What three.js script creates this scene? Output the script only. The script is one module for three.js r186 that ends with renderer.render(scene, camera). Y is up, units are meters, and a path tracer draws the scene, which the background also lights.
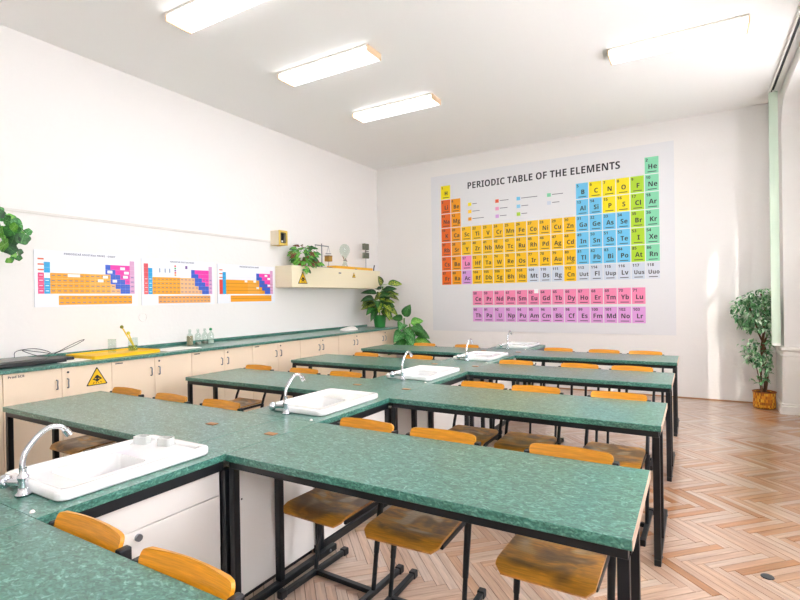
import * as THREE from 'three';
import { RoundedBoxGeometry } from 'three/addons/geometries/RoundedBoxGeometry.js';
import { mergeGeometries, toCreasedNormals } from 'three/addons/utils/BufferGeometryUtils.js';
import { RectAreaLightUniformsLib } from 'three/addons/lights/RectAreaLightUniformsLib.js';
import { FontLoader } from 'three/addons/loaders/FontLoader.js';
import { TextGeometry } from 'three/addons/geometries/TextGeometry.js';

RectAreaLightUniformsLib.init();
const scene = new THREE.Scene();
const renderer = new THREE.WebGLRenderer({ antialias: true });
renderer.toneMapping = THREE.LinearToneMapping;
renderer.toneMappingExposure = 1.08;
renderer.shadowMap.enabled = true;

// ---------------------------------------------------------------- camera
const camera = new THREE.PerspectiveCamera(61.94, 800 / 600, 0.05, 60);
{
  const yaw = 30.5351 * Math.PI / 180, pitch = -0.1813 * Math.PI / 180, roll = -0.894 * Math.PI / 180;
  const F = new THREE.Vector3(-Math.sin(yaw), 0, -Math.cos(yaw)), R = new THREE.Vector3(Math.cos(yaw), 0, -Math.sin(yaw)), U = new THREE.Vector3(0, 1, 0);
  const F2 = F.clone().multiplyScalar(Math.cos(pitch)).addScaledVector(U, Math.sin(pitch));
  const U2 = U.clone().multiplyScalar(Math.cos(pitch)).addScaledVector(F, -Math.sin(pitch));
  const R3 = R.clone().multiplyScalar(Math.cos(roll)).addScaledVector(U2, Math.sin(roll));
  const U3 = U2.clone().multiplyScalar(Math.cos(roll)).addScaledVector(R, -Math.sin(roll));
  camera.quaternion.setFromRotationMatrix(new THREE.Matrix4().makeBasis(R3, U3, F2.clone().negate()));
  camera.position.set(5.2276, 1.4597, 8.0541);
}
// ---------------------------------------------------------------- sky, sun, lamps' strength
scene.background = new THREE.Color(0.96, 0.94, 1.0);
scene.backgroundIntensity = 12;
const sun = new THREE.DirectionalLight(new THREE.Color(1, 0.94, 0.85), 1.5);
sun.position.set(5.5 + 0.5 * 12, 1.8 + 0.64 * 12, 12); sun.target.position.set(5.5, 1.8, 0);
sun.castShadow = true; sun.shadow.radius = 1;
Object.assign(sun.shadow.camera, { left: -8, right: 8, top: 8, bottom: -8, near: 0.5, far: 40 });
scene.add(sun, sun.target);
const LAMP = 8, LAMP_GLOW = 4;

// ---------------------------------------------------------------- helpers
let seed = 20240611;
const rnd = () => { seed |= 0; seed = seed + 0x6D2B79F5 | 0; let t = Math.imul(seed ^ seed >>> 15, 1 | seed); t = t + Math.imul(t ^ t >>> 7, 61 | t) ^ t; return ((t ^ t >>> 14) >>> 0) / 4294967296; };
const rr = (a, b) => a + (b - a) * rnd();
const V = (x, y, z) => new THREE.Vector3(x, y, z);
const names = new Map();
const numbered = (n) => { const k = names.get(n) || 0; names.set(n, k + 1); return k ? n + '_' + String(k).padStart(3, '0') : n; };
function thing(name, label, category, [x, y, z] = [0, 0, 0], turn = 0, group) {
  const o = new THREE.Group(); o.name = numbered(name); o.position.set(x, y, z); o.rotation.y = turn;
  o.userData = { label, category }; if (group) o.userData.group = group; scene.add(o); return o;
}
function part(parent, name, geo, mat, label) {
  const m = new THREE.Mesh(geo, mat); m.name = name; m.castShadow = m.receiveShadow = true; parent.add(m);
  if (label) m.userData.label = label; return m;
}
function struct(name, geo, mat, label, category) {
  const m = geo ? new THREE.Mesh(geo, mat) : new THREE.Group(); m.name = name; m.castShadow = m.receiveShadow = true;
  m.userData = { kind: 'structure', label, category }; scene.add(m); return m;
}
const solo = (name, geo, mat, label, category, pos = [0, 0, 0], turn = 0, group) => {
  const m = new THREE.Mesh(geo, mat); m.name = numbered(name); m.position.set(...pos); m.rotation.y = turn; m.castShadow = m.receiveShadow = true;
  m.userData = { label, category }; if (group) m.userData.group = group; scene.add(m); return m;
};
// box from min/max corners; uv in metres
const bx = (x0, x1, y0, y1, z0, z1) => uvm(new THREE.BoxGeometry(x1 - x0, y1 - y0, z1 - z0).translate((x0 + x1) / 2, (y0 + y1) / 2, (z0 + z1) / 2));
const rbx = (x0, x1, y0, y1, z0, z1, r = 0.004, s = 2) => uvm(new RoundedBoxGeometry(x1 - x0, y1 - y0, z1 - z0, s, r).translate((x0 + x1) / 2, (y0 + y1) / 2, (z0 + z1) / 2));
function uvm(g) {
  if (g.index) g = g.toNonIndexed();
  const p = g.attributes.position, n = g.attributes.normal, uv = new Float32Array(p.count * 2);
  for (let i = 0; i < p.count; i += 3) {
    let ax = 0, ay = 0, az = 0;
    for (let k = 0; k < 3; k++) { ax += Math.abs(n.getX(i + k)); ay += Math.abs(n.getY(i + k)); az += Math.abs(n.getZ(i + k)); }
    for (let k = 0; k < 3; k++) {
      const j = i + k, x = p.getX(j), y = p.getY(j), z = p.getZ(j);
      const [u, v] = ay >= ax && ay >= az ? [x, z] : ax >= az ? [z, y] : [x, y];
      uv[2 * j] = u; uv[2 * j + 1] = v;
    }
  }
  g.setAttribute('uv', new THREE.BufferAttribute(uv, 2)); return g;
}
const merge = (list) => mergeGeometries(list.map((g) => { g = g.index ? g.toNonIndexed() : g; for (const k of Object.keys(g.attributes)) if (!['position', 'normal', 'uv'].includes(k)) g.deleteAttribute(k); return g; }));
const tube = (pts, r, seg = 20, rad = 8, tension = 0.5) => new THREE.TubeGeometry(new THREE.CatmullRomCurve3(pts, false, 'catmullrom', tension), seg, r, rad, false);
const rod = (a, b, r0, r1 = r0, n = 10) => {
  const d = b.clone().sub(a), g = new THREE.CylinderGeometry(r1, r0, d.length(), n);
  g.applyQuaternion(new THREE.Quaternion().setFromUnitVectors(V(0, 1, 0), d.clone().normalize())); const m = a.clone().add(b).multiplyScalar(0.5); return g.translate(m.x, m.y, m.z);
};
const lathe = (prof, n = 24) => new THREE.LatheGeometry(prof.map(([r, y]) => new THREE.Vector2(r, y)), n);
function rrShape(w, h, r) {
  const s = new THREE.Shape(), x = -w / 2, y = -h / 2;
  s.moveTo(x + r, y); s.lineTo(x + w - r, y); s.absarc(x + w - r, y + r, r, -Math.PI / 2, 0); s.lineTo(x + w, y + h - r); s.absarc(x + w - r, y + h - r, r, 0, Math.PI / 2);
  s.lineTo(x + r, y + h); s.absarc(x + r, y + h - r, r, Math.PI / 2, Math.PI); s.lineTo(x, y + r); s.absarc(x + r, y + r, r, Math.PI, Math.PI * 1.5); return s;
}
const flat = (shape, h, bevel = 0) => new THREE.ExtrudeGeometry(shape, { depth: h - 2 * bevel, bevelEnabled: bevel > 0, bevelThickness: bevel, bevelSize: bevel, bevelOffset: -bevel, bevelSegments: 3, curveSegments: 6 }).rotateX(-Math.PI / 2).translate(0, bevel, 0); // lies in xz, shape y -> -z
function canvasTex(w, h, draw, repeat) {
  const c = document.createElement('canvas'); c.width = w; c.height = h; draw(c.getContext('2d'), w, h);
  const t = new THREE.CanvasTexture(c); t.colorSpace = THREE.SRGBColorSpace; t.wrapS = t.wrapT = THREE.RepeatWrapping; if (repeat) t.repeat.set(...repeat); t.anisotropy = 8; return t;
}
// tileable value noise
function noiseGrid(n) { const a = new Float32Array(n * n); for (let i = 0; i < a.length; i++) a[i] = rnd(); return (x, y) => { const xi = Math.floor(x), yi = Math.floor(y), fx = x - xi, fy = y - yi, s = fx * fx * (3 - 2 * fx), t = fy * fy * (3 - 2 * fy), q = (i, j) => a[((j % n + n) % n) * n + ((i % n + n) % n)]; return (q(xi, yi) * (1 - s) + q(xi + 1, yi) * s) * (1 - t) + (q(xi, yi + 1) * (1 - s) + q(xi + 1, yi + 1) * s) * t; }; }
function dataTex(w, h, f, repeat, srgb = true) {
  const d = new Uint8Array(w * h * 4);
  for (let j = 0; j < h; j++) for (let i = 0; i < w; i++) { const c = f(i / w, j / h), k = 4 * (j * w + i); d[k] = Math.max(0, Math.min(255, c[0])); d[k + 1] = Math.max(0, Math.min(255, c[1])); d[k + 2] = Math.max(0, Math.min(255, c[2])); d[k + 3] = 255; }
  const t = new THREE.DataTexture(d, w, h); t.magFilter = THREE.LinearFilter; t.minFilter = THREE.LinearMipmapLinearFilter; t.generateMipmaps = true; t.wrapS = t.wrapT = THREE.RepeatWrapping; if (srgb) t.colorSpace = THREE.SRGBColorSpace; if (repeat) t.repeat.set(...repeat); t.needsUpdate = true; return t;
}
const std = (color, roughness = 0.6, more = {}) => new THREE.MeshStandardMaterial({ color, roughness, ...more });
const phys = (color, roughness = 0.6, more = {}) => new THREE.MeshPhysicalMaterial({ color, roughness, ...more });

// ---------------------------------------------------------------- materials
const n8 = noiseGrid(8), n16 = noiseGrid(16), n32 = noiseGrid(32), n64 = noiseGrid(64), n128 = noiseGrid(128);
const plasterBump = dataTex(256, 256, (u, v) => { const k = 255 * (0.5 * n32(u * 32, v * 32) + 0.5 * n64(u * 64, v * 64)); return [k, k, k]; }, [0.8, 0.8], false);
const M = {};
M.wall = std('#f5f2ee', 0.9, { bumpMap: plasterBump, bumpScale: 0.0012 });
M.ceil = std('#fdfbf8', 0.95);
M.trim = std('#f3f1ea', 0.5);
M.black = std('#0c1319', 0.4);
M.blackPlastic = std('#0d1016', 0.45);
M.chrome = std('#d9dde2', 0.14, { metalness: 1 });
M.steel = std('#8d9196', 0.35, { metalness: 0.9 });
M.ceramic = phys('#f7f7f5', 0.18, { clearcoat: 0.5, clearcoatRoughness: 0.08 });
M.whitePanel = std('#f2efe9', 0.45);
M.cream = std('#f6e2c6', 0.5);
M.creamEdge = std('#d6b98c', 0.6);
M.shelfCream = std('#f7eccb', 0.55);
M.glass = new THREE.MeshPhysicalMaterial({ color: '#eef5f1', roughness: 0.06, transmission: 1, thickness: 0, ior: 1.45 });
M.windowGlass = new THREE.MeshPhysicalMaterial({ color: '#ffffff', roughness: 0, transmission: 1, thickness: 0, ior: 1.45 });
M.yellow = std('#f5c400', 0.4);
M.brown = std('#8a5a2b', 0.5);
M.dark = std('#2a2b2c', 0.55);
M.lampBody = std('#f1ece2', 0.5);
M.lampEnd = std('#e6c9a4', 0.6);
// green mottled laminate
{
  const S = 1024;
  const tex = canvasTex(S, S, (c) => {
    c.fillStyle = '#3d7d6b'; c.fillRect(0, 0, S, S);
    const pal = ['#1b5a4c', '#286a5a', '#367868', '#4d9280', '#63a893', '#84c4ad', '#a6dac6', '#2c6c60', '#55998a', '#1c5348', '#34756a', '#5aa08a'];
    for (let i = 0; i < 17000; i++) {
      const x = rnd() * S, y = rnd() * S, a = rr(-0.7, 0.7) + (rnd() < 0.18 ? 1.3 : 0), l = rr(6, 30), w = rr(2.5, 10);
      c.strokeStyle = pal[Math.floor(rnd() * pal.length)]; c.globalAlpha = rr(0.15, 0.55); c.lineWidth = w; c.lineCap = 'round';
      const dx = Math.cos(a) * l / 2, dy = Math.sin(a) * l / 2, b = rr(-4, 4);
      for (const ox of x < 20 ? [0, S] : x > S - 20 ? [0, -S] : [0]) for (const oy of y < 20 ? [0, S] : y > S - 20 ? [0, -S] : [0]) {
        c.beginPath(); c.moveTo(x + ox - dx, y + oy - dy); c.quadraticCurveTo(x + ox + b, y + oy + b, x + ox + dx, y + oy + dy); c.stroke();
      }
    }
    c.globalAlpha = 1;
  }, [1 / 0.8, 1 / 0.8]);
  M.laminate = phys('#dfe9ec', 0.4, { map: tex, clearcoat: 0.8, clearcoatRoughness: 0.22 });
}
// wood grain (u along the grain)
const grainTex = dataTex(512, 256, (u, v) => {
  const w = 0.6 * n64(u * 8, v * 64) + 0.4 * n128(u * 16, v * 128), r = n16(u * 4, v * 16), k = 0.74 + 0.26 * (0.6 * w + 0.4 * r);
  return [255 * k, 255 * (k * 0.985), 255 * (k * 0.955)];
});
const plankTints = ['#e4c2ac', '#deb79d', '#e8cdbc', '#d69c6e', '#e3c5b2', '#cf9160', '#ead4c7', '#daa985', '#c78750', '#dfb79b'];
M.planks = plankTints.map((c) => phys(c, 0.36, { map: grainTex, clearcoat: 1, clearcoatRoughness: 0.13 }));
M.plankRest = phys('#ffffff', 0.36, { map: grainTex, vertexColors: true, clearcoat: 1, clearcoatRoughness: 0.13 });
M.subfloor = std('#4a3020', 0.9);
M.backPly = phys('#fba912', 0.4, { map: grainTex, clearcoat: 0.3, clearcoatRoughness: 0.3 });
M.seatPly = [0, 1, 2].map((k) => {
  const ox = k * 3.7, oy = k * 5.1;
  const t = dataTex(256, 256, (u, v) => {
    const wx = u + 0.22 * (n8(u * 3 + oy, v * 3 + ox) - 0.5), wy = v + 0.22 * (n8(u * 3 + 5 + ox, v * 3 + oy) - 0.5);
    const wear = 0.55 * n16(wx * 4 + ox, wy * 7 + oy) + 0.3 * n32(wx * 9 + oy, wy * 16 + ox) + 0.15 * n64(wx * 20, wy * 40), d = Math.hypot((wx - 0.5) * 2, (wy - 0.45) * 2.1);
    const g = 0.84 + 0.16 * n128(u * 10, v * 110);
    const stain = Math.max(0, Math.min(1, (wear - 0.40) * 3.2 + 0.35)) * (d < 0.95 ? 1 : Math.max(0.15, 1 - (d - 0.95) * 5));
    const bare = Math.max(0, Math.min(0.85, (n32(wx * 5 + 9 + ox, wy * 9 + 3) - 0.5) * 3.2)) * (d < 0.6 ? 1 : Math.max(0, 1 - (d - 0.6) * 4));
    const base = [232, 160, 58], dk = [150, 106, 60], pale = [222, 190, 146];
    return [0, 1, 2].map((i) => g * ((base[i] * (1 - stain) + dk[i] * stain) * (1 - bare) + pale[i] * bare));
  });
  return phys('#ffffff', 0.38, { map: t, clearcoat: 0.3, clearcoatRoughness: 0.3 });
});

// ================================================================ THE ROOM
const H = 3.9213, ZF = 10.2, XW = 6.15;          // ceiling height, wall behind the camera, inner face of the window wall
const WORN = (x, z) => n8(x * 0.9 + 3, z * 0.7 + 1);
{
  const floor = struct('floor', bx(-0.2, 6.7, -0.12, -0.016, -0.2, ZF + 0.2), M.subfloor, 'herringbone parquet floor of worn oak strips', 'floor');
  const L = 0.40, W = 0.05, q = Math.SQRT1_2, gap = 0.0028;
  const variants = [0, 1, 2, 3, 4, 5].map(() => {
    const g = new THREE.BoxGeometry(L - gap, 0.016, W - gap), uv = g.attributes.uv, p = g.attributes.position, o = rnd() * 0.9, o2 = rnd() * 0.9;
    for (let i = 0; i < uv.count; i++) uv.setXY(i, o + (p.getX(i) + L / 2) * 1.1, o2 + (p.getZ(i) + W / 2) * 2.2);
    return g;
  });
  const list = [], mtx = camera.clone(); mtx.updateMatrixWorld(); mtx.updateProjectionMatrix();
  const pv = new THREE.Matrix4().multiplyMatrices(mtx.projectionMatrix, mtx.matrixWorldInverse);
  for (let b = -18; b <= 22; b++) for (let i = -3; i < 97; i++) {
    const dirA = (b & 1) === 0, x = i * W * 2 * q + (dirA ? 0 : W * q), z = 4.50 + b * L * q;
    if (x < -0.15 || x > 6.65 || z < -0.12 || z > ZF + 0.1) continue;
    const worn = WORN(x, z) * 0.75 + rnd() * 0.34 + (x > 5.62 && z < 4.0 ? -0.25 : 0.16);
    const pool = worn > 0.68 ? [0, 2, 4, 6, 2] : worn > 0.4 ? [0, 1, 4, 9, 0] : [3, 5, 8, 1, 7];
    const e = { x, z, a: dirA ? -Math.PI / 4 : Math.PI / 4, y: -0.008 + rr(-0.0007, 0.0007), tint: pool[Math.floor(rnd() * 5)], v: Math.floor(rnd() * 6), score: 0 };
    const s = V(x, 0, z).applyMatrix4(pv), dist = V(x, 0, z).distanceTo(camera.position);
    const open = (x > 5.1 && x < 6.05) || (z > 5.15 && z < 6.45 && x > 3.42 && x < 5.1);
    if (s.z < 1 && Math.abs(s.x) < 1.05 && Math.abs(s.y) < 1.06 && open) e.score = 1 / dist ** 3;
    list.push(e);
  }
  list.sort((p, q2) => q2.score - p.score);
  const restG = [], col = new THREE.Color(), m4 = new THREE.Matrix4();
  list.forEach((e, k) => {
    if (k < 300) {
      const m = part(floor, 'plank', variants[e.v], M.planks[e.tint]); m.position.set(e.x, e.y, e.z); m.rotation.y = e.a;
    } else {
      const g = variants[e.v].toNonIndexed(); g.applyMatrix4(m4.makeRotationY(e.a).setPosition(e.x, e.y, e.z));
      col.set(plankTints[e.tint]); const c = new Float32Array(g.attributes.position.count * 3); for (let i = 0; i < c.length; i += 3) { c[i] = col.r; c[i + 1] = col.g; c[i + 2] = col.b; }
      g.setAttribute('color', new THREE.BufferAttribute(c, 3)); restG.push(g);
    }
  });
  const rest = part(floor, 'parquet_field', mergeGeometries(restG), M.plankRest, 'remaining herringbone strips'); rest.userData.kind = 'stuff';
}
solo('floor_plug', new THREE.CylinderGeometry(0.028, 0.03, 0.004, 20).translate(0, 0.002, 0), std('#4a4d50', 0.5, { metalness: 0.5 }), 'small dark round plug set in the parquet near the aisle', 'floor plug', [5.532, 0.0008, 4.90]);
struct('ceiling', bx(-0.2, 6.7, H, H + 0.2, -0.2, ZF + 0.2), M.ceil, 'plain white plaster ceiling', 'ceiling');
struct('wall_left', bx(-0.2, 0, -0.1, H, -0.2, ZF + 0.2), M.wall, 'white plaster wall behind the cream cabinets', 'wall');
struct('wall_back', bx(-0.2, 6.7, -0.1, H, -0.2, 0), M.wall, 'white plaster wall carrying the large periodic table', 'wall');
struct('wall_front', bx(-0.2, 6.7, -0.1, H, ZF, ZF + 0.2), M.wall, 'white plaster wall opposite the large periodic table', 'wall');
struct('trim_1', merge([rod(V(0.7, 0.004, 0.004), V(XW, 0.004, 0.004), 0.014)]), std('#a77b55', 0.6), 'thin brown quarter-round where poster wall meets the parquet', 'trim');
// window wall: a thick inner layer with arched niches, an outer layer with the window openings
const NICHES = [[0.50, 2.62], [4.0, 6.0], [7.4, 9.4]];
const OPEN = [[1.42, 2.46, 1.90], [4.22, 5.78, 5.2], [7.62, 9.18, 8.6]];
{
  const wallR = struct('wall_right', null, null, 'white window wall with deep arched niches', 'wall');
  const outline = (top) => { const s = new THREE.Shape(); s.moveTo(-0.2, -0.1); s.lineTo(ZF + 0.2, -0.1); s.lineTo(ZF + 0.2, top); s.lineTo(-0.2, top); s.closePath(); return s; };
  const inner = outline(H), outer = outline(H);
  for (const [a, b] of NICHES) { const h = new THREE.Path(); h.moveTo(a, -0.08); h.lineTo(a, 3.42); h.quadraticCurveTo(a + 0.02, 3.70, a + 0.30, 3.74); h.quadraticCurveTo((a + b) / 2, 3.80, b - 0.30, 3.74); h.quadraticCurveTo(b - 0.02, 3.70, b, 3.42); h.lineTo(b, -0.08); h.closePath(); inner.holes.push(h); }
  for (const [a, b] of OPEN) { const h = new THREE.Path(); h.moveTo(a, 0.92); h.lineTo(a, 3.50); h.lineTo(b, 3.50); h.lineTo(b, 0.92); h.closePath(); outer.holes.push(h); }
  // shape (z, y) extruded along x
  const ext = (s, x0, x1) => uvm(new THREE.ExtrudeGeometry(s, { depth: x1 - x0, bevelEnabled: false, curveSegments: 10 }).applyMatrix4(new THREE.Matrix4().makeBasis(V(0, 0, 1), V(0, 1, 0), V(-1, 0, 0))).translate(x1, 0, 0));
  part(wallR, 'niche_layer', ext(inner, XW, 6.5), M.wall); part(wallR, 'outer_layer', ext(outer, 6.5, 6.58), M.wall);
  // panelled dado of the pier beside the first niche
  const dado = (x0, x1, y0, y1, z0, z1, r = 0.012) => rbx(x0, x1, y0, y1, z0, z1, r, 3);
  part(wallR, 'dado_panel', merge([dado(6.125, 6.5, -0.01, 0.76, -0.02, 0.54, 0.03)]), M.trim);
  part(wallR, 'dado_moulding', merge([dado(6.11, 6.5, 0.76, 0.80, -0.02, 0.565), dado(6.117, 6.5, 0.69, 0.705, -0.02, 0.548, 0.006)]), M.trim);
  part(wallR, 'base_moulding', merge([dado(6.10, 6.5, -0.01, 0.10, -0.02, 0.57), dado(6.11, 6.5, 0.10, 0.125, -0.02, 0.56, 0.01)]), M.trim);
}
OPEN.forEach(([a, b, mid], i) => {
  const w = struct('window_' + (i + 1), null, null, ['white wooden casement window beside the potted tree', 'white wooden casement window, second from the poster wall', 'white wooden casement window, third from the poster wall'][i], 'window');
  const x0 = 6.525, x1 = 6.575;
  const bars = [[a, b, 0.92, 1.0], [a, b, 3.42, 3.50], [a, a + 0.05, 1.0, 3.42], [b - 0.06, b, 1.0, 3.42], [mid - 0.15, mid + 0.15, 1.0, 3.42], [a + 0.05, mid - 0.15, 2.78, 2.87], [mid + 0.15, b - 0.06, 2.78, 2.87]];
  for (const [z0, z1, y0, y1] of bars) part(w, 'window_frame', rbx(x0, x1, y0, y1, z0, z1, 0.006), M.trim);
  for (const [z0, z1] of [[a + 0.05, mid - 0.15], [mid + 0.15, b - 0.06]]) for (const [y0, y1] of [[1.0, 2.78], [2.87, 3.42]]) {
    const g = part(w, 'pane', new THREE.PlaneGeometry(z1 - z0, y1 - y0).rotateY(-Math.PI / 2).translate(6.55, (y0 + y1) / 2, (z0 + z1) / 2), M.windowGlass); g.castShadow = false;
  }
  part(w, 'window_sill', rbx(6.3, 6.52, 0.86, 0.90, a - 0.1, b + 0.1, 0.008), M.trim);
});
// ---------------------------------------------------------------- vertical blind and its rail
{
  const rail = thing('blind_rail', 'white ceiling rail with a dark slot running along the window wall', 'rail');
  part(rail, 'channel', merge([bx(6.035, 6.048, H - 0.035, H, 0.5, 9.4), bx(6.075, 6.088, H - 0.035, H, 0.5, 9.4), bx(6.048, 6.075, H - 0.008, H, 0.5, 9.4)]), M.trim);
  part(rail, 'slot', bx(6.048, 6.075, H - 0.026, H - 0.008, 0.501, 9.399), M.dark);
  const bl = thing('vertical_blind', 'pale green vertical blind drawn into a stack beside the potted tree', 'blind');
  const fab = new THREE.MeshPhysicalMaterial({ color: '#e4f3e2', roughness: 0.95, transmission: 0.35, thickness: 0, side: THREE.DoubleSide });
  for (let k = 0; k < 5; k++) {
    const z = 0.535 + k * 0.012, s = part(bl, 'louvre', bx(-0.043, 0.043, 0.82, H - 0.05, -0.0012, 0.0012), fab); s.position.set(6.066, 0, z); s.rotation.y = -0.25 + 0.02 * k;
    part(s, 'bottom_weight', bx(-0.04, 0.04, 0.823, 0.85, 0.0012, 0.003), M.trim);
    part(s, 'hanger', bx(-0.006, 0.006, H - 0.05, H - 0.03, -0.003, 0.003), M.trim);
  }
}
// ---------------------------------------------------------------- ceiling lights
{
  const diff = std('#fffaf2', 0.6, { emissive: new THREE.Color(0.98, 0.98, 1.03), emissiveIntensity: LAMP_GLOW });
  const rows = [5.25, 3.92, 2.55], ord = ['third', 'second', 'first'];
  for (const [x, side] of [[1.955, 'cabinet side'], [5.09, 'window side']]) rows.forEach((z, i) => {
    const t = thing('ceiling_light', `long glowing ceiling light on the ${side}, ${ord[i]} from the poster wall`, 'ceiling light', [x, H, z], 0, 'fluorescent ceiling lights');
    part(t, 'housing', rbx(-0.585, 0.585, -0.022, 0, -0.13, 0.13, 0.006), M.lampBody);
    part(t, 'diffuser', rbx(-0.572, 0.572, -0.07, -0.022, -0.125, 0.125, 0.02, 3), diff, 'bright white diffuser');
    for (const s of [-1, 1]) part(t, 'end_cap', rbx(s * 0.580 - 0.007, s * 0.580 + 0.007, -0.072, -0.001, -0.128, 0.128, 0.008), M.lampEnd, 'warm tan end cap');
    const l = new THREE.RectAreaLight(new THREE.Color(0.97, 0.98, 1.05), LAMP, 1.12, 0.23); l.position.set(x, H - 0.08, z); l.rotation.x = -Math.PI / 2; scene.add(l);
  });
}
// ================================================================ BENCH ROWS
const XL = 1.139, XR = 5.065, XS = 3.3658, XSL = 2.78, TOP = 0.76, DEP = 0.658;
const ZN = [7.918, 6.4985, 5.0721, 3.6638, 2.2342], zf = (k) => ZN[k] - DEP;
const ROW = ['fifth', 'fourth', 'third', 'second', 'first'];
const edgeMat = std('#cdb39c', 0.7);
function table(k, x0, x1, side, endRight) {
  const t = thing('lab_table', `green laminate lab table in the ${ROW[k]} row from the poster wall, ${side}`, 'table', [0, 0, ZN[k]], 0, 'green lab tables');
  const lx1 = side === 'cabinet side' ? 2.755 : x1;
  part(t, 'tabletop', rbx(x0, x1, TOP - 0.033, TOP, -DEP, 0, 0.003), M.laminate, 'mottled green laminate top');
  if (endRight) part(t, 'end_edging', bx(x1, x1 + 0.003, TOP - 0.032, TOP - 0.001, -DEP + 0.003, -0.003), edgeMat, 'pale worn edging strip');
  const y0 = TOP - 0.066, y1 = TOP - 0.0331, f = (a, b, c, d) => rbx(a, b, y0, y1, c, d, 0.003);
  part(t, 'rail', f(x0 + 0.012, lx1 - 0.012, -0.052, -0.012), M.black); part(t, 'rail', f(x0 + 0.012, lx1 - 0.012, -DEP + 0.012, -DEP + 0.05), M.black);
  for (const x of [x0 + 0.024, lx1 - 0.026]) {
    part(t, 'rail', f(x - 0.02, x + 0.02, -DEP + 0.05, -0.052), M.black);
    for (const z of [-0.031, -0.315]) part(t, 'leg', rbx(x - 0.017, x + 0.017, 0.034, y0, z - 0.017, z + 0.017, 0.003), M.black);
    const foot = part(t, 'foot', rbx(x - 0.017, x + 0.017, 0.0, 0.034, -0.76, -0.012, 0.004), M.black);
    for (const z of [-0.1, -0.7]) part(foot, 'bolt', new THREE.SphereGeometry(0.009, 8, 6).scale(0.5, 1, 1).translate(x + 0.018, 0.018, z), M.steel);
  }
  return t;
}
for (let k = 0; k < 5; k++) { table(k, XL, 3.105, 'cabinet side', false); table(k, XS + 0.001, XR, 'window side', true); }
// middle cupboard under every row and its worktop piece
const capMat = std('#9a6a35', 0.5);
for (let k = 0; k < 5; k++) {
  const c = thing('bench_cupboard', `white panelled service cupboard in the ${ROW[k]} row from the poster wall`, 'cupboard', [0, 0, ZN[k]], 0, 'service cupboards joining the tables');
  part(c, 'worktop', rbx(3.107, XS - 0.001, TOP - 0.03, TOP, -DEP, 0, 0.002), M.laminate, 'mottled green worktop piece');
  part(c, 'side_panel', rbx(3.305, 3.325, 0.03, TOP - 0.075, -DEP + 0.002, -0.048, 0.003), M.whitePanel);
  part(c, 'side_panel', rbx(2.81, 2.83, 0.03, TOP - 0.075, -DEP + 0.002, -0.06, 0.003), M.whitePanel);
  part(c, 'rail', bx(2.84, 3.30, TOP - 0.06, TOP - 0.0301, -DEP + 0.06, -DEP + 0.1), M.black);
  part(c, 'base', bx(2.83, 3.305, 0, 0.03, -DEP + 0.002, -0.06), M.black);
  part(c, 'screw', new THREE.SphereGeometry(0.005, 8, 6).scale(0.4, 1, 1).translate(3.326, 0.50, -0.13), M.dark);
  for (const x of [2.847, 3.307]) part(c, 'cover_cap', rbx(x - 0.032, x + 0.032, TOP + 0.0002, TOP + 0.004, -0.368, -0.328, 0.0018), capMat, 'brown socket cover');
}
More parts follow.
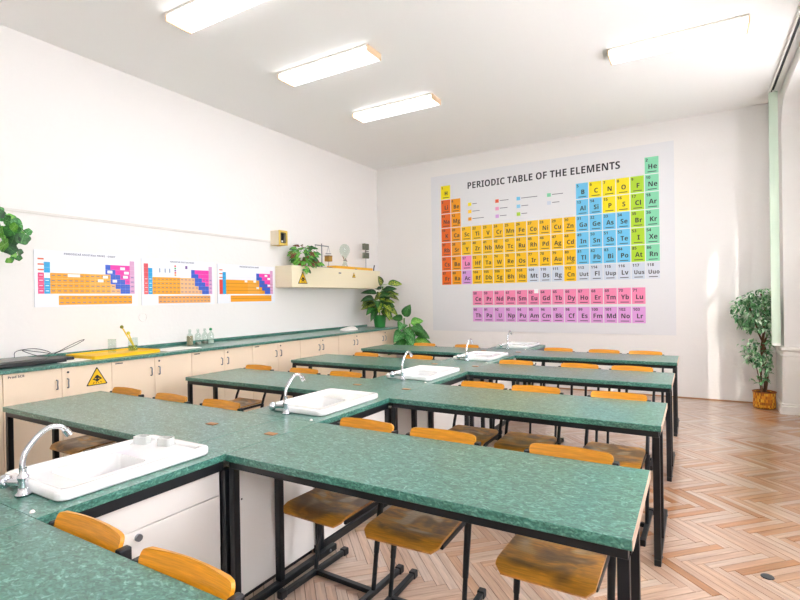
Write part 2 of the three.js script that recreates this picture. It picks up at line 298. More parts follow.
// sink benches
const sinkBetween = ['', 'between the fifth and fourth table rows', 'between the fourth and third table rows', 'between the third and second table rows', 'between the second and first table rows', 'past the first table row'];
const SX = (2.855 + 3.312) / 2, SW = 0.455, SL = 0.645;
for (let k = 1; k <= 5; k++) {
  const za = zf(k - 1), zb = k < 5 ? ZN[k] : 0.80, sz = k < 5 ? zb + 0.022 + SL / 2 : za - 0.09 - SL / 2; // far edge of nearer row -> near edge of farther row
  const b = thing('sink_bench', `green topped sink bench with white front panels ${sinkBetween[k]}`, 'bench', [0, 0, 0], 0, 'sink benches');
  const top = new THREE.Shape(); const X0 = XSL, X1 = XS;
  top.moveTo(X0, -za + 0.001); top.lineTo(X1, -za + 0.001); top.lineTo(X1, -zb - 0.001); top.lineTo(X0, -zb - 0.001); top.closePath();
  const hole = new THREE.Path(); const hx = 0.13, hz = 0.15, hcz = sz + 0.06;
  hole.moveTo(SX - hx, -hcz - hz); hole.lineTo(SX - hx, -hcz + hz); hole.lineTo(SX + hx, -hcz + hz); hole.lineTo(SX + hx, -hcz - hz); hole.closePath(); top.holes.push(hole);
  part(b, 'worktop', uvm(flat(top, 0.03).translate(0, TOP - 0.03, 0)), M.laminate, 'mottled green laminate strip');
  for (const [xo, s] of [[XS, 1], [XSL, -1]]) {
    const p = (d) => xo - s * d, bb = (d0, d1, y0, y1, z0, z1, r = 0.003) => rbx(Math.min(p(d0), p(d1)), Math.max(p(d0), p(d1)), y0, y1, z0, z1, r);
    part(b, 'rail', bb(0.006, 0.035, TOP - 0.075, TOP - 0.0301, zb + 0.002, za - 0.002), M.black);
    part(b, 'upper_panel', bb(0.036, 0.054, 0.567, TOP - 0.03, zb + 0.002, za - 0.002), M.whitePanel);
    const d = part(b, 'door', bb(0.036, 0.054, 0.045, 0.563, zb + 0.002, za - 0.002), M.whitePanel);
    if (s > 0 || k > 1) { part(d, 'lock', new THREE.CylinderGeometry(0.014, 0.014, 0.012, 14).rotateZ(Math.PI / 2).translate(p(0.030), 0.536, zb + 0.52 * (za - zb)), M.steel, 'round steel lock'); }
    part(b, 'base_rail', bb(0.02, 0.054, 0, 0.042, zb + 0.002, za - 0.002), M.black);
    for (const z of k < 5 ? [zb - 0.024, za - 0.024] : [zb + 0.024, za - 0.024]) part(b, 'leg', bb(0.004, 0.044, 0, TOP - 0.076, z - 0.021, z + 0.021), M.black);
  }
  part(b, 'plug', lathe([[0, 0.008], [0.005, 0.007], [0.008, 0.002], [0.009, 0]], 12).translate(3.30, TOP, za - 0.018), M.trim, 'small white plug');

  // ceramic sink
  const s = thing('sink', `white ceramic sink with shallow tray ${sinkBetween[k]}`, 'sink', [SX, TOP, sz], 0, 'white ceramic sinks');
  const rim = rrShape(SW, SL, 0.045), inn = rrShape(SW - 0.075, SL - 0.075, 0.03); rim.holes.push(inn);
  part(s, 'rim', toCreasedNormals(flat(rim, 0.038, 0.012), 0.9), M.ceramic);
  const tray = rrShape(SW - 0.06, SL - 0.06, 0.03), hb = new THREE.Path(rrShape(0.24, 0.28, 0.035).getPoints(6)); for (const pt of hb.curves) { pt.v1.y -= 0.06; pt.v2.y -= 0.06; } tray.holes.push(hb);
  part(s, 'tray', flat(tray, 0.012).translate(0, 0.010, 0), M.ceramic);
  const wallS = rrShape(0.25, 0.29, 0.04); wallS.holes.push(rrShape(0.238, 0.278, 0.034));
  part(s, 'basin', merge([flat(wallS, 0.13).translate(0, -0.115, 0.06), flat(rrShape(0.25, 0.29, 0.04), 0.008).translate(0, -0.122, 0.06)]), M.ceramic);
  part(s, 'drain', new THREE.CylinderGeometry(0.025, 0.025, 0.006, 18).translate(0, -0.112, 0.06), M.chrome);

  // swan-neck tap
  const fz = k < 5 ? za - 0.075 : za - 0.045, f = thing('tap', `chrome swan-neck tap at the sink ${sinkBetween[k]}`, 'tap', [3.10 - (k > 1 ? 0.05 : 0), TOP, fz], k === 1 ? 0.12 : 0.1, 'chrome taps');
  part(f, 'base', lathe([[0, 0], [0.027, 0], [0.026, 0.008], [0.017, 0.018], [0.016, 0.03], [0, 0.03]], 20), M.chrome);
  part(f, 'body', lathe([[0.015, 0.02], [0.015, 0.055], [0.019, 0.06], [0.019, 0.072], [0.013, 0.078], [0.013, 0.10]], 18), M.chrome);
  part(f, 'spout', tube([V(0, 0.08, 0), V(-0.002, 0.12, 0), V(0, 0.16, -0.012), V(0.006, 0.205, -0.05), V(0.01, 0.228, -0.09), V(0.014, 0.222, -0.128), V(0.016, 0.202, -0.148)], 0.0098, 36, 12), M.chrome);
  part(f, 'aerator', rod(V(0.0155, 0.206, -0.145), V(0.018, 0.184, -0.158), 0.013, 0.0145, 14), M.chrome);
  const va = part(f, 'valve', rod(V(-0.012, 0.046, 0.002), V(-0.075, 0.044, 0.012), 0.013, 0.012, 14), M.chrome);
  part(va, 'handle', lathe([[0, 0], [0.016, 0], [0.024, 0.008], [0.026, 0.02], [0.022, 0.034], [0.012, 0.042], [0, 0.043]], 18).rotateZ(Math.PI / 2).rotateY(0.15).translate(-0.07, 0.044, 0.011), M.chrome, 'chrome twist handle');
}
const cupMat = new THREE.MeshPhysicalMaterial({ color: '#f4f6f4', roughness: 0.3, transmission: 0.6, thickness: 0 });
// two soap cups on the nearest sink
for (const [x, z, l] of [[2.93, 6.62, 'small white plastic cup on the sink tray, beside the tray corner'], [3.06, 6.585, 'small white plastic cup on the sink tray, next to the table edge']]) {
  const c = thing('soap_cup', l, 'cup', [x, TOP + 0.022, z], 0.3);
  const ring = rrShape(0.07, 0.05, 0.012); ring.holes.push(rrShape(0.064, 0.044, 0.009));
  part(c, 'wall', flat(ring, 0.036), cupMat); part(c, 'bottom', flat(rrShape(0.066, 0.046, 0.01), 0.004), cupMat);
}
// ================================================================ CHAIRS
function chairProto() {
  const t = new THREE.Group(), SWD = 0.365;
  // moulded seat: waterfall front, slight dish
  const grid = (nu, nv, f, th) => {
    const pos = [], uv = [], idx = [], top = [], N = (nu + 1) * (nv + 1);
    for (let j = 0; j <= nv; j++) for (let i = 0; i <= nu; i++) top.push(f(i / nu, j / nv));
    const g0 = new THREE.BufferGeometry(); g0.setAttribute('position', new THREE.Float32BufferAttribute(top.flatMap((p) => [p.x, p.y, p.z]), 3));
    for (let j = 0; j < nv; j++) for (let i = 0; i < nu; i++) { const a = j * (nu + 1) + i; idx.push(a, a + nu + 1, a + 1, a + 1, a + nu + 1, a + nu + 2); }
    g0.setIndex(idx); g0.computeVertexNormals(); const n = g0.attributes.normal;
    for (const s of [0, 1]) top.forEach((p, k) => { pos.push(p.x - s * th * n.getX(k), p.y - s * th * n.getY(k), p.z - s * th * n.getZ(k)); uv.push((k % (nu + 1)) / nu, Math.floor(k / (nu + 1)) / nv); });
    const id = [...idx]; for (let k = 0; k < idx.length; k += 3) id.push(idx[k] + N, idx[k + 2] + N, idx[k + 1] + N);
    const rim = []; for (let i = 0; i < nu; i++) rim.push([i + 1, i]); for (let j = 0; j < nv; j++) rim.push([j * (nu + 1), (j + 1) * (nu + 1)]); for (let i = 0; i < nu; i++) rim.push([nv * (nu + 1) + i, nv * (nu + 1) + i + 1]); for (let j = 0; j < nv; j++) rim.push([(j + 1) * (nu + 1) + nu, j * (nu + 1) + nu]);
    for (const [a, b] of rim) id.push(a, b, a + N, b, b + N, a + N);
    const g = new THREE.BufferGeometry(); g.setAttribute('position', new THREE.Float32BufferAttribute(pos, 3)); g.setAttribute('uv', new THREE.Float32BufferAttribute(uv, 2)); g.setIndex(id); g.computeVertexNormals();
    return toCreasedNormals(g, 0.8);
  };
  const seatG = grid(12, 14, (a, b) => {
    const s = (a - 0.5) * 2, z = -0.175 + 0.365 * b, round = b > 0.9 ? 0.03 * ((b - 0.9) / 0.1) ** 2 : b < 0.08 ? 0.02 * ((0.08 - b) / 0.08) ** 2 : 0;
    const w = SWD / 2 * (0.96 + 0.04 * b) - round, fall = b > 0.8 ? -0.028 * ((b - 0.8) / 0.2) ** 2 : 0, up = b < 0.2 ? 0.008 * ((0.2 - b) / 0.2) ** 2 : 0;
    return V(s * w, 0.462 + fall + up - 0.007 * (1 - s * s) * Math.sin(Math.PI * b), z);
  }, 0.011);
  part(t, 'seat', seatG, M.seatPly[0], 'worn plywood seat');
  const backG = grid(16, 28, (a, b) => {
    const s = (a - 0.5) * 2, e = 0.155 * Math.min(b, 1 - b), r = e < 0.026 ? 0.026 - Math.sqrt(0.026 ** 2 - (0.026 - e) ** 2) : 0, w = 0.178 - r, h = 0.155 * (b - 0.5);
    const y = 0.722 + h * 0.92, z = -0.284 - h * 0.38 + 0.012 * s * s;
    return V(s * w, y, z);
  }, 0.012);
  part(t, 'backrest', backG, M.backPly, 'orange plywood backrest');
  for (const s of [-1, 1]) {
    const x = s * 0.187;
    const up = part(t, 'upright', merge([tube([V(x, 0.03, -0.07), V(x, 0.24, -0.108), V(x, 0.43, -0.145), V(x, 0.50, -0.168), V(x, 0.62, -0.228), V(x, 0.748, -0.288)], 0.0115, 24, 8, 0.3), rod(V(x, 0.2, -0.1), V(x, 0.44, -0.147), 0.0135, 0.0165)]), M.black);
    part(up, 'cap', rbx(x - 0.013, x + 0.013, 0.70, 0.762, -0.304, -0.266, 0.006), M.blackPlastic);
    part(t, 'seat_bar', rbx(x - 0.008 - s * 0.012, x + 0.008 - s * 0.012, 0.424, 0.446, -0.15, 0.13, 0.005), M.black);
    const run = part(t, 'runner', rbx(x - 0.014, x + 0.014, 0.004, 0.032, -0.30, 0.165, 0.005), M.black);
    for (const z of [-0.31, 0.175]) part(run, 'foot_cap', rbx(x - 0.018, x + 0.018, 0.0, 0.038, z - 0.02, z + 0.02, 0.006), M.blackPlastic);
  }
  part(t, 'cross_bar', rbx(-0.175, 0.175, 0.006, 0.03, -0.085, -0.057, 0.004), M.black);
  return t;
}
const proto = chairProto();
const CHAIRS = {
  R: [[3.63, 4.10, 4.74], [3.66, 4.14, 4.745], [3.785, 4.215, 4.765], [3.625, 4.24, 4.71], [3.725, 4.26, 4.71]],
  L: [[], [1.42, 1.97, 2.49], [1.36, 1.95, 2.46], [1.72, 2.46], [1.78, 2.46]],
};
const place3R = ['next to the sink bench', 'in the middle', 'at the aisle end'], place3L = ['at the cabinet end', 'in the middle', 'next to the sink bench'], place2L = ['toward the cabinets', 'next to the sink bench'];
for (const side of ['R', 'L']) CHAIRS[side].forEach((xs, k) => xs.forEach((x, i) => {
  const c = proto.clone(); c.name = numbered('school_chair'); scene.add(c);
  const dz = k === 0 ? 0.262 : 0.242; c.position.set(x, 0, zf(k) + dz + rr(-0.008, 0.008)); c.rotation.y = rr(-0.035, 0.035);
  c.userData = { label: `orange plywood chair, ${ROW[k]} row from poster wall, ${side === 'R' ? 'window' : 'cabinet'} side, ${(side === 'R' ? place3R : xs.length === 3 ? place3L : place2L)[i]}`, category: 'chair', group: 'plywood chairs tucked under the tables' };
  c.children.find((m) => m.name === 'seat').material = M.seatPly[(i + k) % 3];
}));
// ================================================================ WALL CABINETS AND COUNTER
const KX = 0.6786, KH = 0.954, FX = 0.655;
const font = await new FontLoader().loadAsync('fonts/droid/droid_sans_bold.typeface.json');
const txt = (s, size, depth = 0.001) => { const g = new TextGeometry(s, { font, size, depth, curveSegments: 4 }); g.computeBoundingBox(); return g; };
// faces +x : local (x right, y up, z out) -> world (right = -z, up = y, out = +x)
const faceX = (g, x, y, z) => g.applyMatrix4(new THREE.Matrix4().makeBasis(V(0, 0, -1), V(0, 1, 0), V(1, 0, 0))).translate(x, y, z);
const faceXm = new THREE.Matrix4().makeBasis(V(0, 0, -1), V(0, 1, 0), V(1, 0, 0));
const bounds = [7.15, 6.309, 5.478, 4.639, 3.795, 2.955, 2.115, 1.29, 0.45];
const nth = ['eighth', 'seventh', 'sixth', 'fifth', 'fourth', 'third', 'second', 'first'];
for (let i = 0; i < 8; i++) {
  const za = bounds[i], zb = bounds[i + 1], mid = (za + zb) / 2;
  const sign = i === 1 ? 'below the black case' : 'under the green counter';
  const c = thing('base_cabinet', `cream two-door base cabinet ${sign}, ${nth[i]} from the poster wall`, 'cabinet', [0, 0, 0], 0, 'cream base cabinets along the wall');
  part(c, 'body', bx(0.01, FX - 0.019, 0.08, KH - 0.031, zb + 0.001, za - 0.001), M.creamEdge);
  part(c, 'plinth', bx(0.01, FX - 0.06, 0, 0.08, zb + 0.001, za - 0.001), M.dark);
  [[mid + 0.0015, za - 0.002, 1], [zb + 0.002, mid - 0.0015, -1]].forEach(([z0, z1, s], j) => {
    const d = part(c, 'door', rbx(FX - 0.018, FX, 0.085, KH - 0.033, z0, z1, 0.002), M.cream);
    const hz = mid + s * 0.042;
    part(d, 'handle', tube([V(FX, 0.825, hz), V(FX + 0.022, 0.82, hz), V(FX + 0.028, 0.79, hz + 0.004), V(FX + 0.022, 0.755, hz), V(FX, 0.75, hz)], 0.0055, 16, 8), M.steel, 'bent metal handle');
    if (j === 1) part(d, 'lock', new THREE.CylinderGeometry(0.009, 0.009, 0.004, 12).rotateZ(Math.PI / 2).translate(FX + 0.002, 0.88, hz - 0.005), M.dark);
    if (j === 0 && i === 1) part(d, 'label', faceX(txt('Prod SCR', 0.019), FX, 0.885, z1 - 0.03), M.dark, 'small black lettering');
    if (j === 0 && i > 1 && i < 5) part(d, 'label', bx(FX, FX + 0.001, 0.897, 0.906, z1 - 0.10, z1 - 0.03), M.dark);
  });
}
{
  const k = thing('counter_worktop', 'long dark green laminate counter running over the cream cabinets', 'worktop');
  part(k, 'slab', rbx(0.001, KX, KH - 0.03, KH, 0.43, 7.15, 0.004), M.laminate);
  part(k, 'upstand', rbx(0.001, 0.022, KH + 0.0005, KH + 0.035, 0.43, 7.15, 0.003), M.laminate);
}
// warning triangles
function triangle(name, label, w, x, y, z) {
  const t = thing(name, label, 'sign', [x, y, z]);
  const h = w * 0.88, tri = (k, cy) => { const s = new THREE.Shape(), pts = [[-w / 2, 0], [w / 2, 0], [0, h]].map(([a, b]) => [a * k, (b - h / 3) * k + h / 3]), r = 0.06 * w; pts.forEach(([a, b], i) => { const [pa, pb] = pts[(i + 2) % 3], [na, nb] = pts[(i + 1) % 3], l1 = Math.hypot(pa - a, pb - b), l2 = Math.hypot(na - a, nb - b), q1 = [a + (pa - a) * r / l1, b + (pb - b) * r / l1], q2 = [a + (na - a) * r / l2, b + (nb - b) * r / l2]; if (i) s.lineTo(...q1); else s.moveTo(...q1); s.quadraticCurveTo(a, b, ...q2); }); return s; };
  const ex = (s, d, o) => new THREE.ExtrudeGeometry(s, { depth: d, bevelEnabled: false, curveSegments: 4 }).translate(0, 0, o).applyMatrix4(faceXm);
  part(t, 'border', ex(tri(1), 0.002, 0), M.blackPlastic); part(t, 'face', ex(tri(0.86), 0.001, 0.002), M.yellow);
  const sym = new THREE.Shape(), P = [[-0.23, 0.27], [-0.15, 0.33], [-0.06, 0.44], [0.0, 0.49], [0.07, 0.44], [0.17, 0.35], [0.24, 0.29], [0.13, 0.26], [0.05, 0.20], [0.0, 0.15], [-0.05, 0.20], [-0.14, 0.26]];
  P.forEach(([a, b], i) => (i ? sym.lineTo(a * w, b * w) : sym.moveTo(a * w, b * w)));
  for (const sx of [-1, 1]) { const e = new THREE.Path(); e.absellipse(sx * 0.075 * w, 0.31 * w, 0.05 * w, 0.022 * w, 0, Math.PI * 2, true); sym.holes.push(e); }
  const strokes = [[-0.2, 0.09, -0.13, 0.15], [-0.05, 0.08, -0.02, 0.14], [0.04, 0.13, 0.09, 0.09], [0.15, 0.15, 0.22, 0.10]].map(([a, b, c, d]) => { const s = new THREE.Shape(), l = Math.hypot(c - a, d - b), nx = -(d - b) / l * 0.014, ny = (c - a) / l * 0.014; s.moveTo((a + nx) * w, (b + ny) * w); s.lineTo((c + nx) * w, (d + ny) * w); s.lineTo((c - nx) * w, (d - ny) * w); s.lineTo((a - nx) * w, (b - ny) * w); return s; });
  part(t, 'symbol', ex([sym, ...strokes], 0.001, 0.003), M.blackPlastic);
}
triangle('warning_sign', 'large yellow warning triangle stuck on a cream cabinet door', 0.185, FX, 0.735, 5.61);
triangle('warning_sign', 'medium yellow warning triangle hung on the shelf box below the leafy plant', 0.205, 0.322, 1.695, 2.51);
triangle('warning_sign', 'smallest yellow warning triangle, on the shelf box front', 0.10, 0.322, 1.818, 1.243);
// ---------------------------------------------------------------- shelf box on the wall
{
  const s = thing('shelf_box', 'long cream box shelf mounted on the wall above the counter', 'shelf', [0, 0, 0]);
  const x1 = 0.32, y0 = 1.645, y1 = 1.957, z0 = 0.434, z1 = 2.735, th = 0.018;
  part(s, 'front_panel', rbx(x1 - th, x1, y0, y1, z0, z1, 0.002), M.shelfCream);
  for (const z of [z0, z1 - th]) part(s, 'end_panel', rbx(0.001, x1 - th, y0, y1, z, z + th, 0.002), M.shelfCream);
  part(s, 'bottom_panel', bx(0.001, x1 - th, y0, y0 + th, z0 + th, z1 - th), M.shelfCream);
  part(s, 'top_panel', bx(0.001, x1 - th, y1 - 0.04, y1 - 0.022, z0 + th, z1 - th), M.shelfCream);
  part(s, 'latch', rbx(x1, x1 + 0.008, 1.872, 1.892, 1.595, 1.655, 0.003), M.steel);
}
const SY = 1.935; // shelf surface
// balance
{
  const b = thing('balance_scale', 'small two-pan laboratory balance on the wall shelf', 'scale', [0.17, SY, 1.885]);
  part(b, 'base', rbx(-0.06, 0.06, 0, 0.02, -0.16, 0.16, 0.006), M.brown);
  part(b, 'column', rod(V(0, 0.02, 0), V(0, 0.385, 0), 0.011, 0.008), M.steel);
  part(b, 'beam', merge([rod(V(0, 0.375, -0.17), V(0, 0.375, 0.16), 0.008), rod(V(0, 0.36, 0), V(0, 0.41, 0), 0.013, 0.006)]), M.steel);
  for (const z of [-0.165, 0.155]) { part(b, 'hanger', merge([rod(V(0, 0.375, z), V(0.035, 0.26, z), 0.0025), rod(V(0, 0.375, z), V(-0.035, 0.26, z), 0.0025)]), M.steel); part(b, 'pan', lathe([[0, 0.252], [0.045, 0.254], [0.05, 0.262], [0.047, 0.262], [0, 0.257]], 18).translate(0, 0, z), M.steel); }
  const w = thing('weight_box', 'brown block hanging in the balance pan on the shelf', 'box', [0.17, SY + 0.262, 1.72]); part(w, 'block', rbx(-0.045, 0.045, -0.06, 0.02, -0.045, 0.045, 0.005), std('#b58a3a', 0.6)); part(w, 'lid', rbx(-0.047, 0.047, 0.02, 0.035, -0.047, 0.047, 0.004), std('#7d6433', 0.6));
  w.position.y = SY + 0.195; for (const m of w.children) m.geometry.translate(0, 0, 0);
  part(b, 'pan_stand', rod(V(0, 0.02, -0.165), V(0, 0.133, -0.165), 0.004), M.steel);
}
// hourglass-like flask
{
  const g = thing('glass_apparatus', 'clear waisted glass apparatus standing on the shelf, beside the balance', 'glassware', [0.17, SY, 1.285]);
  part(g, 'vessel', lathe([[0.001, 0.0], [0.06, 0.0], [0.065, 0.03], [0.05, 0.09], [0.022, 0.16], [0.02, 0.2], [0.05, 0.25], [0.085, 0.31], [0.09, 0.36], [0.07, 0.42], [0.03, 0.45], [0.001, 0.455]], 28), M.glass);
  part(g, 'collar', new THREE.TorusGeometry(0.024, 0.006, 8, 20).rotateX(Math.PI / 2).translate(0, 0.18, 0), M.steel);
  part(g, 'clamp', merge([rod(V(0, 0.19, 0.02), V(0, 0.25, 0.06), 0.005), rod(V(0, 0.21, -0.02), V(0, 0.16, -0.06), 0.005), rod(V(0, 0.07, 0.01), V(0, 0.05, -0.03), 0.005)]), M.brown);
}
// radiometer-like stand with two dark blocks
{
  const g = thing('electrode_stand', 'stand with two dark grey blocks on the wall shelf, at the end near the poster', 'apparatus', [0.17, SY, 0.66]);
  part(g, 'base', new THREE.CylinderGeometry(0.05, 0.055, 0.015, 20).translate(0, 0.0075, 0), M.dark);
  part(g, 'stem', rod(V(0, 0.015, 0), V(0, 0.26, 0), 0.006), M.steel);
  const gr = std('#5a5f50', 0.6);
  for (const [y0, y1] of [[0.25, 0.35], [0.40, 0.51]]) for (const z of [-0.036, 0.036]) part(g, 'block', rbx(-0.03, 0.03, y0, y1, z - 0.032, z + 0.032, 0.006), gr);
  part(g, 'axle', merge([rod(V(0, 0.35, 0), V(0, 0.40, 0), 0.008), rod(V(0, 0.375, -0.09), V(0, 0.375, 0.02), 0.007)]), M.dark);
}
{
  const t = thing('yellow_case', 'flat yellow case lying on the wall shelf', 'case', [0.2, SY, 1.14]);
  part(t, 'body', rbx(-0.09, 0.09, 0, 0.068, -0.52, 0.55, 0.008), std('#f2b51c', 0.5)); part(t, 'clasp', rbx(0.09, 0.096, 0.015, 0.035, -0.03, 0.03, 0.002), M.steel);
  const d = thing('dark_rod_bundle', 'bundle of dark brown rods lying on the shelf below the balance', 'rods', [0.255, SY, 2.06]);
  for (let i = 0; i < 4; i++) part(d, 'rod', rod(V(-0.02 + 0.013 * i, 0.012 + 0.012 * (i % 2), -0.3), V(-0.02 + 0.014 * i, 0.012 + 0.012 * (i % 2), 0.32), 0.009), std('#5a3322', 0.6));
  const f = thing('small_bracket', 'small dark upright bracket at the poster end of the shelf', 'bracket', [0.24, SY, 0.52]);
  part(f, 'foot', rbx(-0.04, 0.04, 0, 0.02, -0.05, 0.06, 0.004), M.dark); part(f, 'arm', tube([V(0, 0.02, 0), V(0, 0.08, -0.01), V(0, 0.13, -0.03)], 0.011, 10, 8), M.dark);
}
// ---------------------------------------------------------------- little box and cable on the wall
{
  const b = thing('speaker_box', 'small open yellow-edged box holding a black device, high on the wall', 'box', [0, 2.352, 2.735]);
  const y = std('#e2c25a', 0.55), pale = std('#efe2c8', 0.6);
  part(b, 'side', rbx(0.001, 0.16, -0.105, 0.105, 0.075, 0.085, 0.002), pale); part(b, 'side', rbx(0.001, 0.16, -0.105, 0.105, -0.085, -0.075, 0.002), pale);
  part(b, 'top', rbx(0.001, 0.16, 0.095, 0.105, -0.075, 0.075, 0.002), y); part(b, 'bottom', rbx(0.001, 0.16, -0.105, -0.095, -0.075, 0.075, 0.002), y);
  part(b, 'back', bx(0.001, 0.012, -0.095, 0.095, -0.075, 0.075), y);
  const fr = new THREE.Shape(); fr.moveTo(-0.085, -0.105); fr.lineTo(0.085, -0.105); fr.lineTo(0.085, 0.105); fr.lineTo(-0.085, 0.105); fr.closePath(); const h = new THREE.Path(); h.moveTo(-0.055, -0.075); h.lineTo(-0.055, 0.075); h.lineTo(0.055, 0.075); h.lineTo(0.055, -0.075); fr.holes.push(h);
  part(b, 'front_frame', new THREE.ExtrudeGeometry(fr, { depth: 0.012, bevelEnabled: false }).applyMatrix4(faceXm).translate(0.16, 0, 0), y);
  const d = thing('wall_device', 'black device with a pale button inside the yellow-edged box', 'device', [0.012, 2.352, 2.735]);
  part(d, 'body', rbx(0, 0.13, -0.094, 0.07, -0.045, 0.045, 0.006), M.blackPlastic); part(d, 'button', rbx(0.13, 0.136, -0.06, -0.035, -0.014, 0.012, 0.002), M.trim);
  solo('cable_duct', merge([rbx(0.0005, 0.012, 2.288, 2.299, 2.82, 6.6, 0.002), rbx(0.0005, 0.010, 2.305, 2.313, 2.82, 6.6, 0.002)]), std('#e7e3dc', 0.5), 'thin pale cable duct running along the wall to the small box', 'cable duct');
  solo('wall_ring', new THREE.TorusGeometry(0.045, 0.004, 8, 28).rotateY(Math.PI / 2).translate(0.003, 1.297, 4.76), M.wall, 'round plaster-white cover ring on the wall below the posters', 'cover plate');
}
// ================================================================ POSTERS
const SYM = 'H He Li Be B C N O F Ne Na Mg Al Si P S Cl Ar K Ca Sc Ti V Cr Mn Fe Co Ni Cu Zn Ga Ge As Se Br Kr Rb Sr Y Zr Nb Mo Tc Ru Rh Pd Ag Cd In Sn Sb Te I Xe Cs Ba La Ce Pr Nd Pm Sm Eu Gd Tb Dy Ho Er Tm Yb Lu Hf Ta W Re Os Ir Pt Au Hg Tl Pb Bi Po At Rn Fr Ra Ac Th Pa U Np Pu Am Cm Bk Cf Es Fm Md No Lr Rf Db Sg Bh Hs Mt Ds Rg Cn Uut Fl Uup Lv Uus Uuo'.split(' ');
function cellOf(z) { // -> [row, col]; rows 8, 9 are the f block
  if (z === 1) return [0, 0]; if (z === 2) return [0, 17];
  if (z <= 4) return [1, z - 3]; if (z <= 10) return [1, z + 7]; if (z <= 12) return [2, z - 11]; if (z <= 18) return [2, z - 1];
  if (z <= 36) return [3, z - 19]; if (z <= 54) return [4, z - 37]; if (z <= 57) return [5, z - 55]; if (z <= 71) return [8, z - 55]; if (z <= 86) return [5, z - 69];
  if (z <= 89) return [6, z - 87]; if (z <= 103) return [9, z - 87]; return [6, z - 101];
}
function colourOf(z, r, c) {
  if ([1, 6, 7, 8, 15, 16].includes(z)) return '#fdea00'; if (z === 57) return '#f58fc0'; if (z === 89) return '#dd9fe0';
  if (r === 8) return '#f78fb8'; if (r === 9) return '#e6a6e2'; if (c === 17) return z > 100 ? '#dfe3ec' : '#86dcb0'; if (c === 0) return '#f06a12'; if (c === 1) return '#f9a208';
  if (z >= 109 && z !== 112) return '#d5deea'; if (c === 16) return '#b4dd2a'; if (c >= 2 && c <= 11) return '#fdc808'; return '#6fcaf0';
}
{
  const PW = 4.9967 - 1.1658, PH = 3.625 - 0.8762, W = 2048, Hh = Math.round(W * PH / PW);
  const tex = canvasTex(W, Hh, (c) => {
    c.fillStyle = '#ebebec'; c.fillRect(0, 0, W, Hh);
    const X0 = 0.0495 * W, CW = 0.0501 * W, Y0 = 0.0655 * Hh, CH = 0.0916 * Hh, g = 3.5;
    c.textBaseline = 'alphabetic';
    for (let z = 1; z <= 118; z++) {
      const [r, col] = cellOf(z), x = X0 + col * CW, y = r < 8 ? Y0 + r * CH : (r === 8 ? 0.747 : 0.849) * Hh, h = r < 8 ? CH : 0.092 * Hh;
      c.fillStyle = colourOf(z, r, col); c.fillRect(x + g, y + g, CW - 2 * g, h - 2 * g);
      c.fillStyle = '#2b2a30'; c.font = `bold ${SYM[z - 1].length > 2 ? 42 : 50}px sans-serif`; c.textAlign = 'center'; c.fillText(SYM[z - 1], x + CW / 2 + 6, y + h * 0.70);
      c.font = 'bold 30px sans-serif'; c.textAlign = 'left'; c.fillText(String(z), x + g + 6, y + 35);
      c.globalAlpha = 0.75; c.fillRect(x + CW * 0.22, y + h * 0.84, CW * 0.6, 6); c.globalAlpha = 1;
    }
    c.fillStyle = '#26262e'; c.textAlign = 'left'; c.font = 'bold 96px sans-serif'; const t = 'PERIODIC TABLE OF THE ELEMENTS', tw = c.measureText(t).width;
    c.save(); c.translate(0.181 * W, 0.107 * Hh); c.scale(0.638 * W / tw, 0.86); c.fillText(t, 0, 0); c.restore();
    const leg = [[0.193, ['#fdea00', '#fdc808', '#f9a208'], [44, 70, 110]], [0.321, ['#f0643c', '#f5a3cb', '#dda6e2'], [80, 70, 60]], [0.416, ['#6fcaf0', '#8fd4ee', '#b4dd2a'], [140, 60, 50]], [0.545, ['#86dcb0', '#d5deea'], [90, 60]]];
    for (const [x, cs, ws] of leg) cs.forEach((k, i) => { const y = (0.204 + 0.046 * i) * Hh; c.fillStyle = k; c.fillRect(x * W - 16, y - 14, 32, 30); c.fillStyle = '#6a6a74'; c.fillRect(x * W + 26, y - 3, ws[i], 5); });
    c.fillStyle = '#fff'; c.fillRect(0.478 * W, 0.745 * Hh, 0.018 * W, 0.025 * Hh);
  });
  const p = thing('periodic_table_poster', 'huge colourful periodic table poster on the white end wall', 'poster', [1.1658, 0.8762, 0]);
  part(p, 'backing', bx(0, PW, 0, PH, 0.001, 0.010), std('#e6e6ea', 0.5));
  part(p, 'print', new THREE.PlaneGeometry(PW, PH).translate(PW / 2, PH / 2, 0.0105), std('#ffffff', 0.35, { map: tex }), 'printed periodic table of the elements');
}
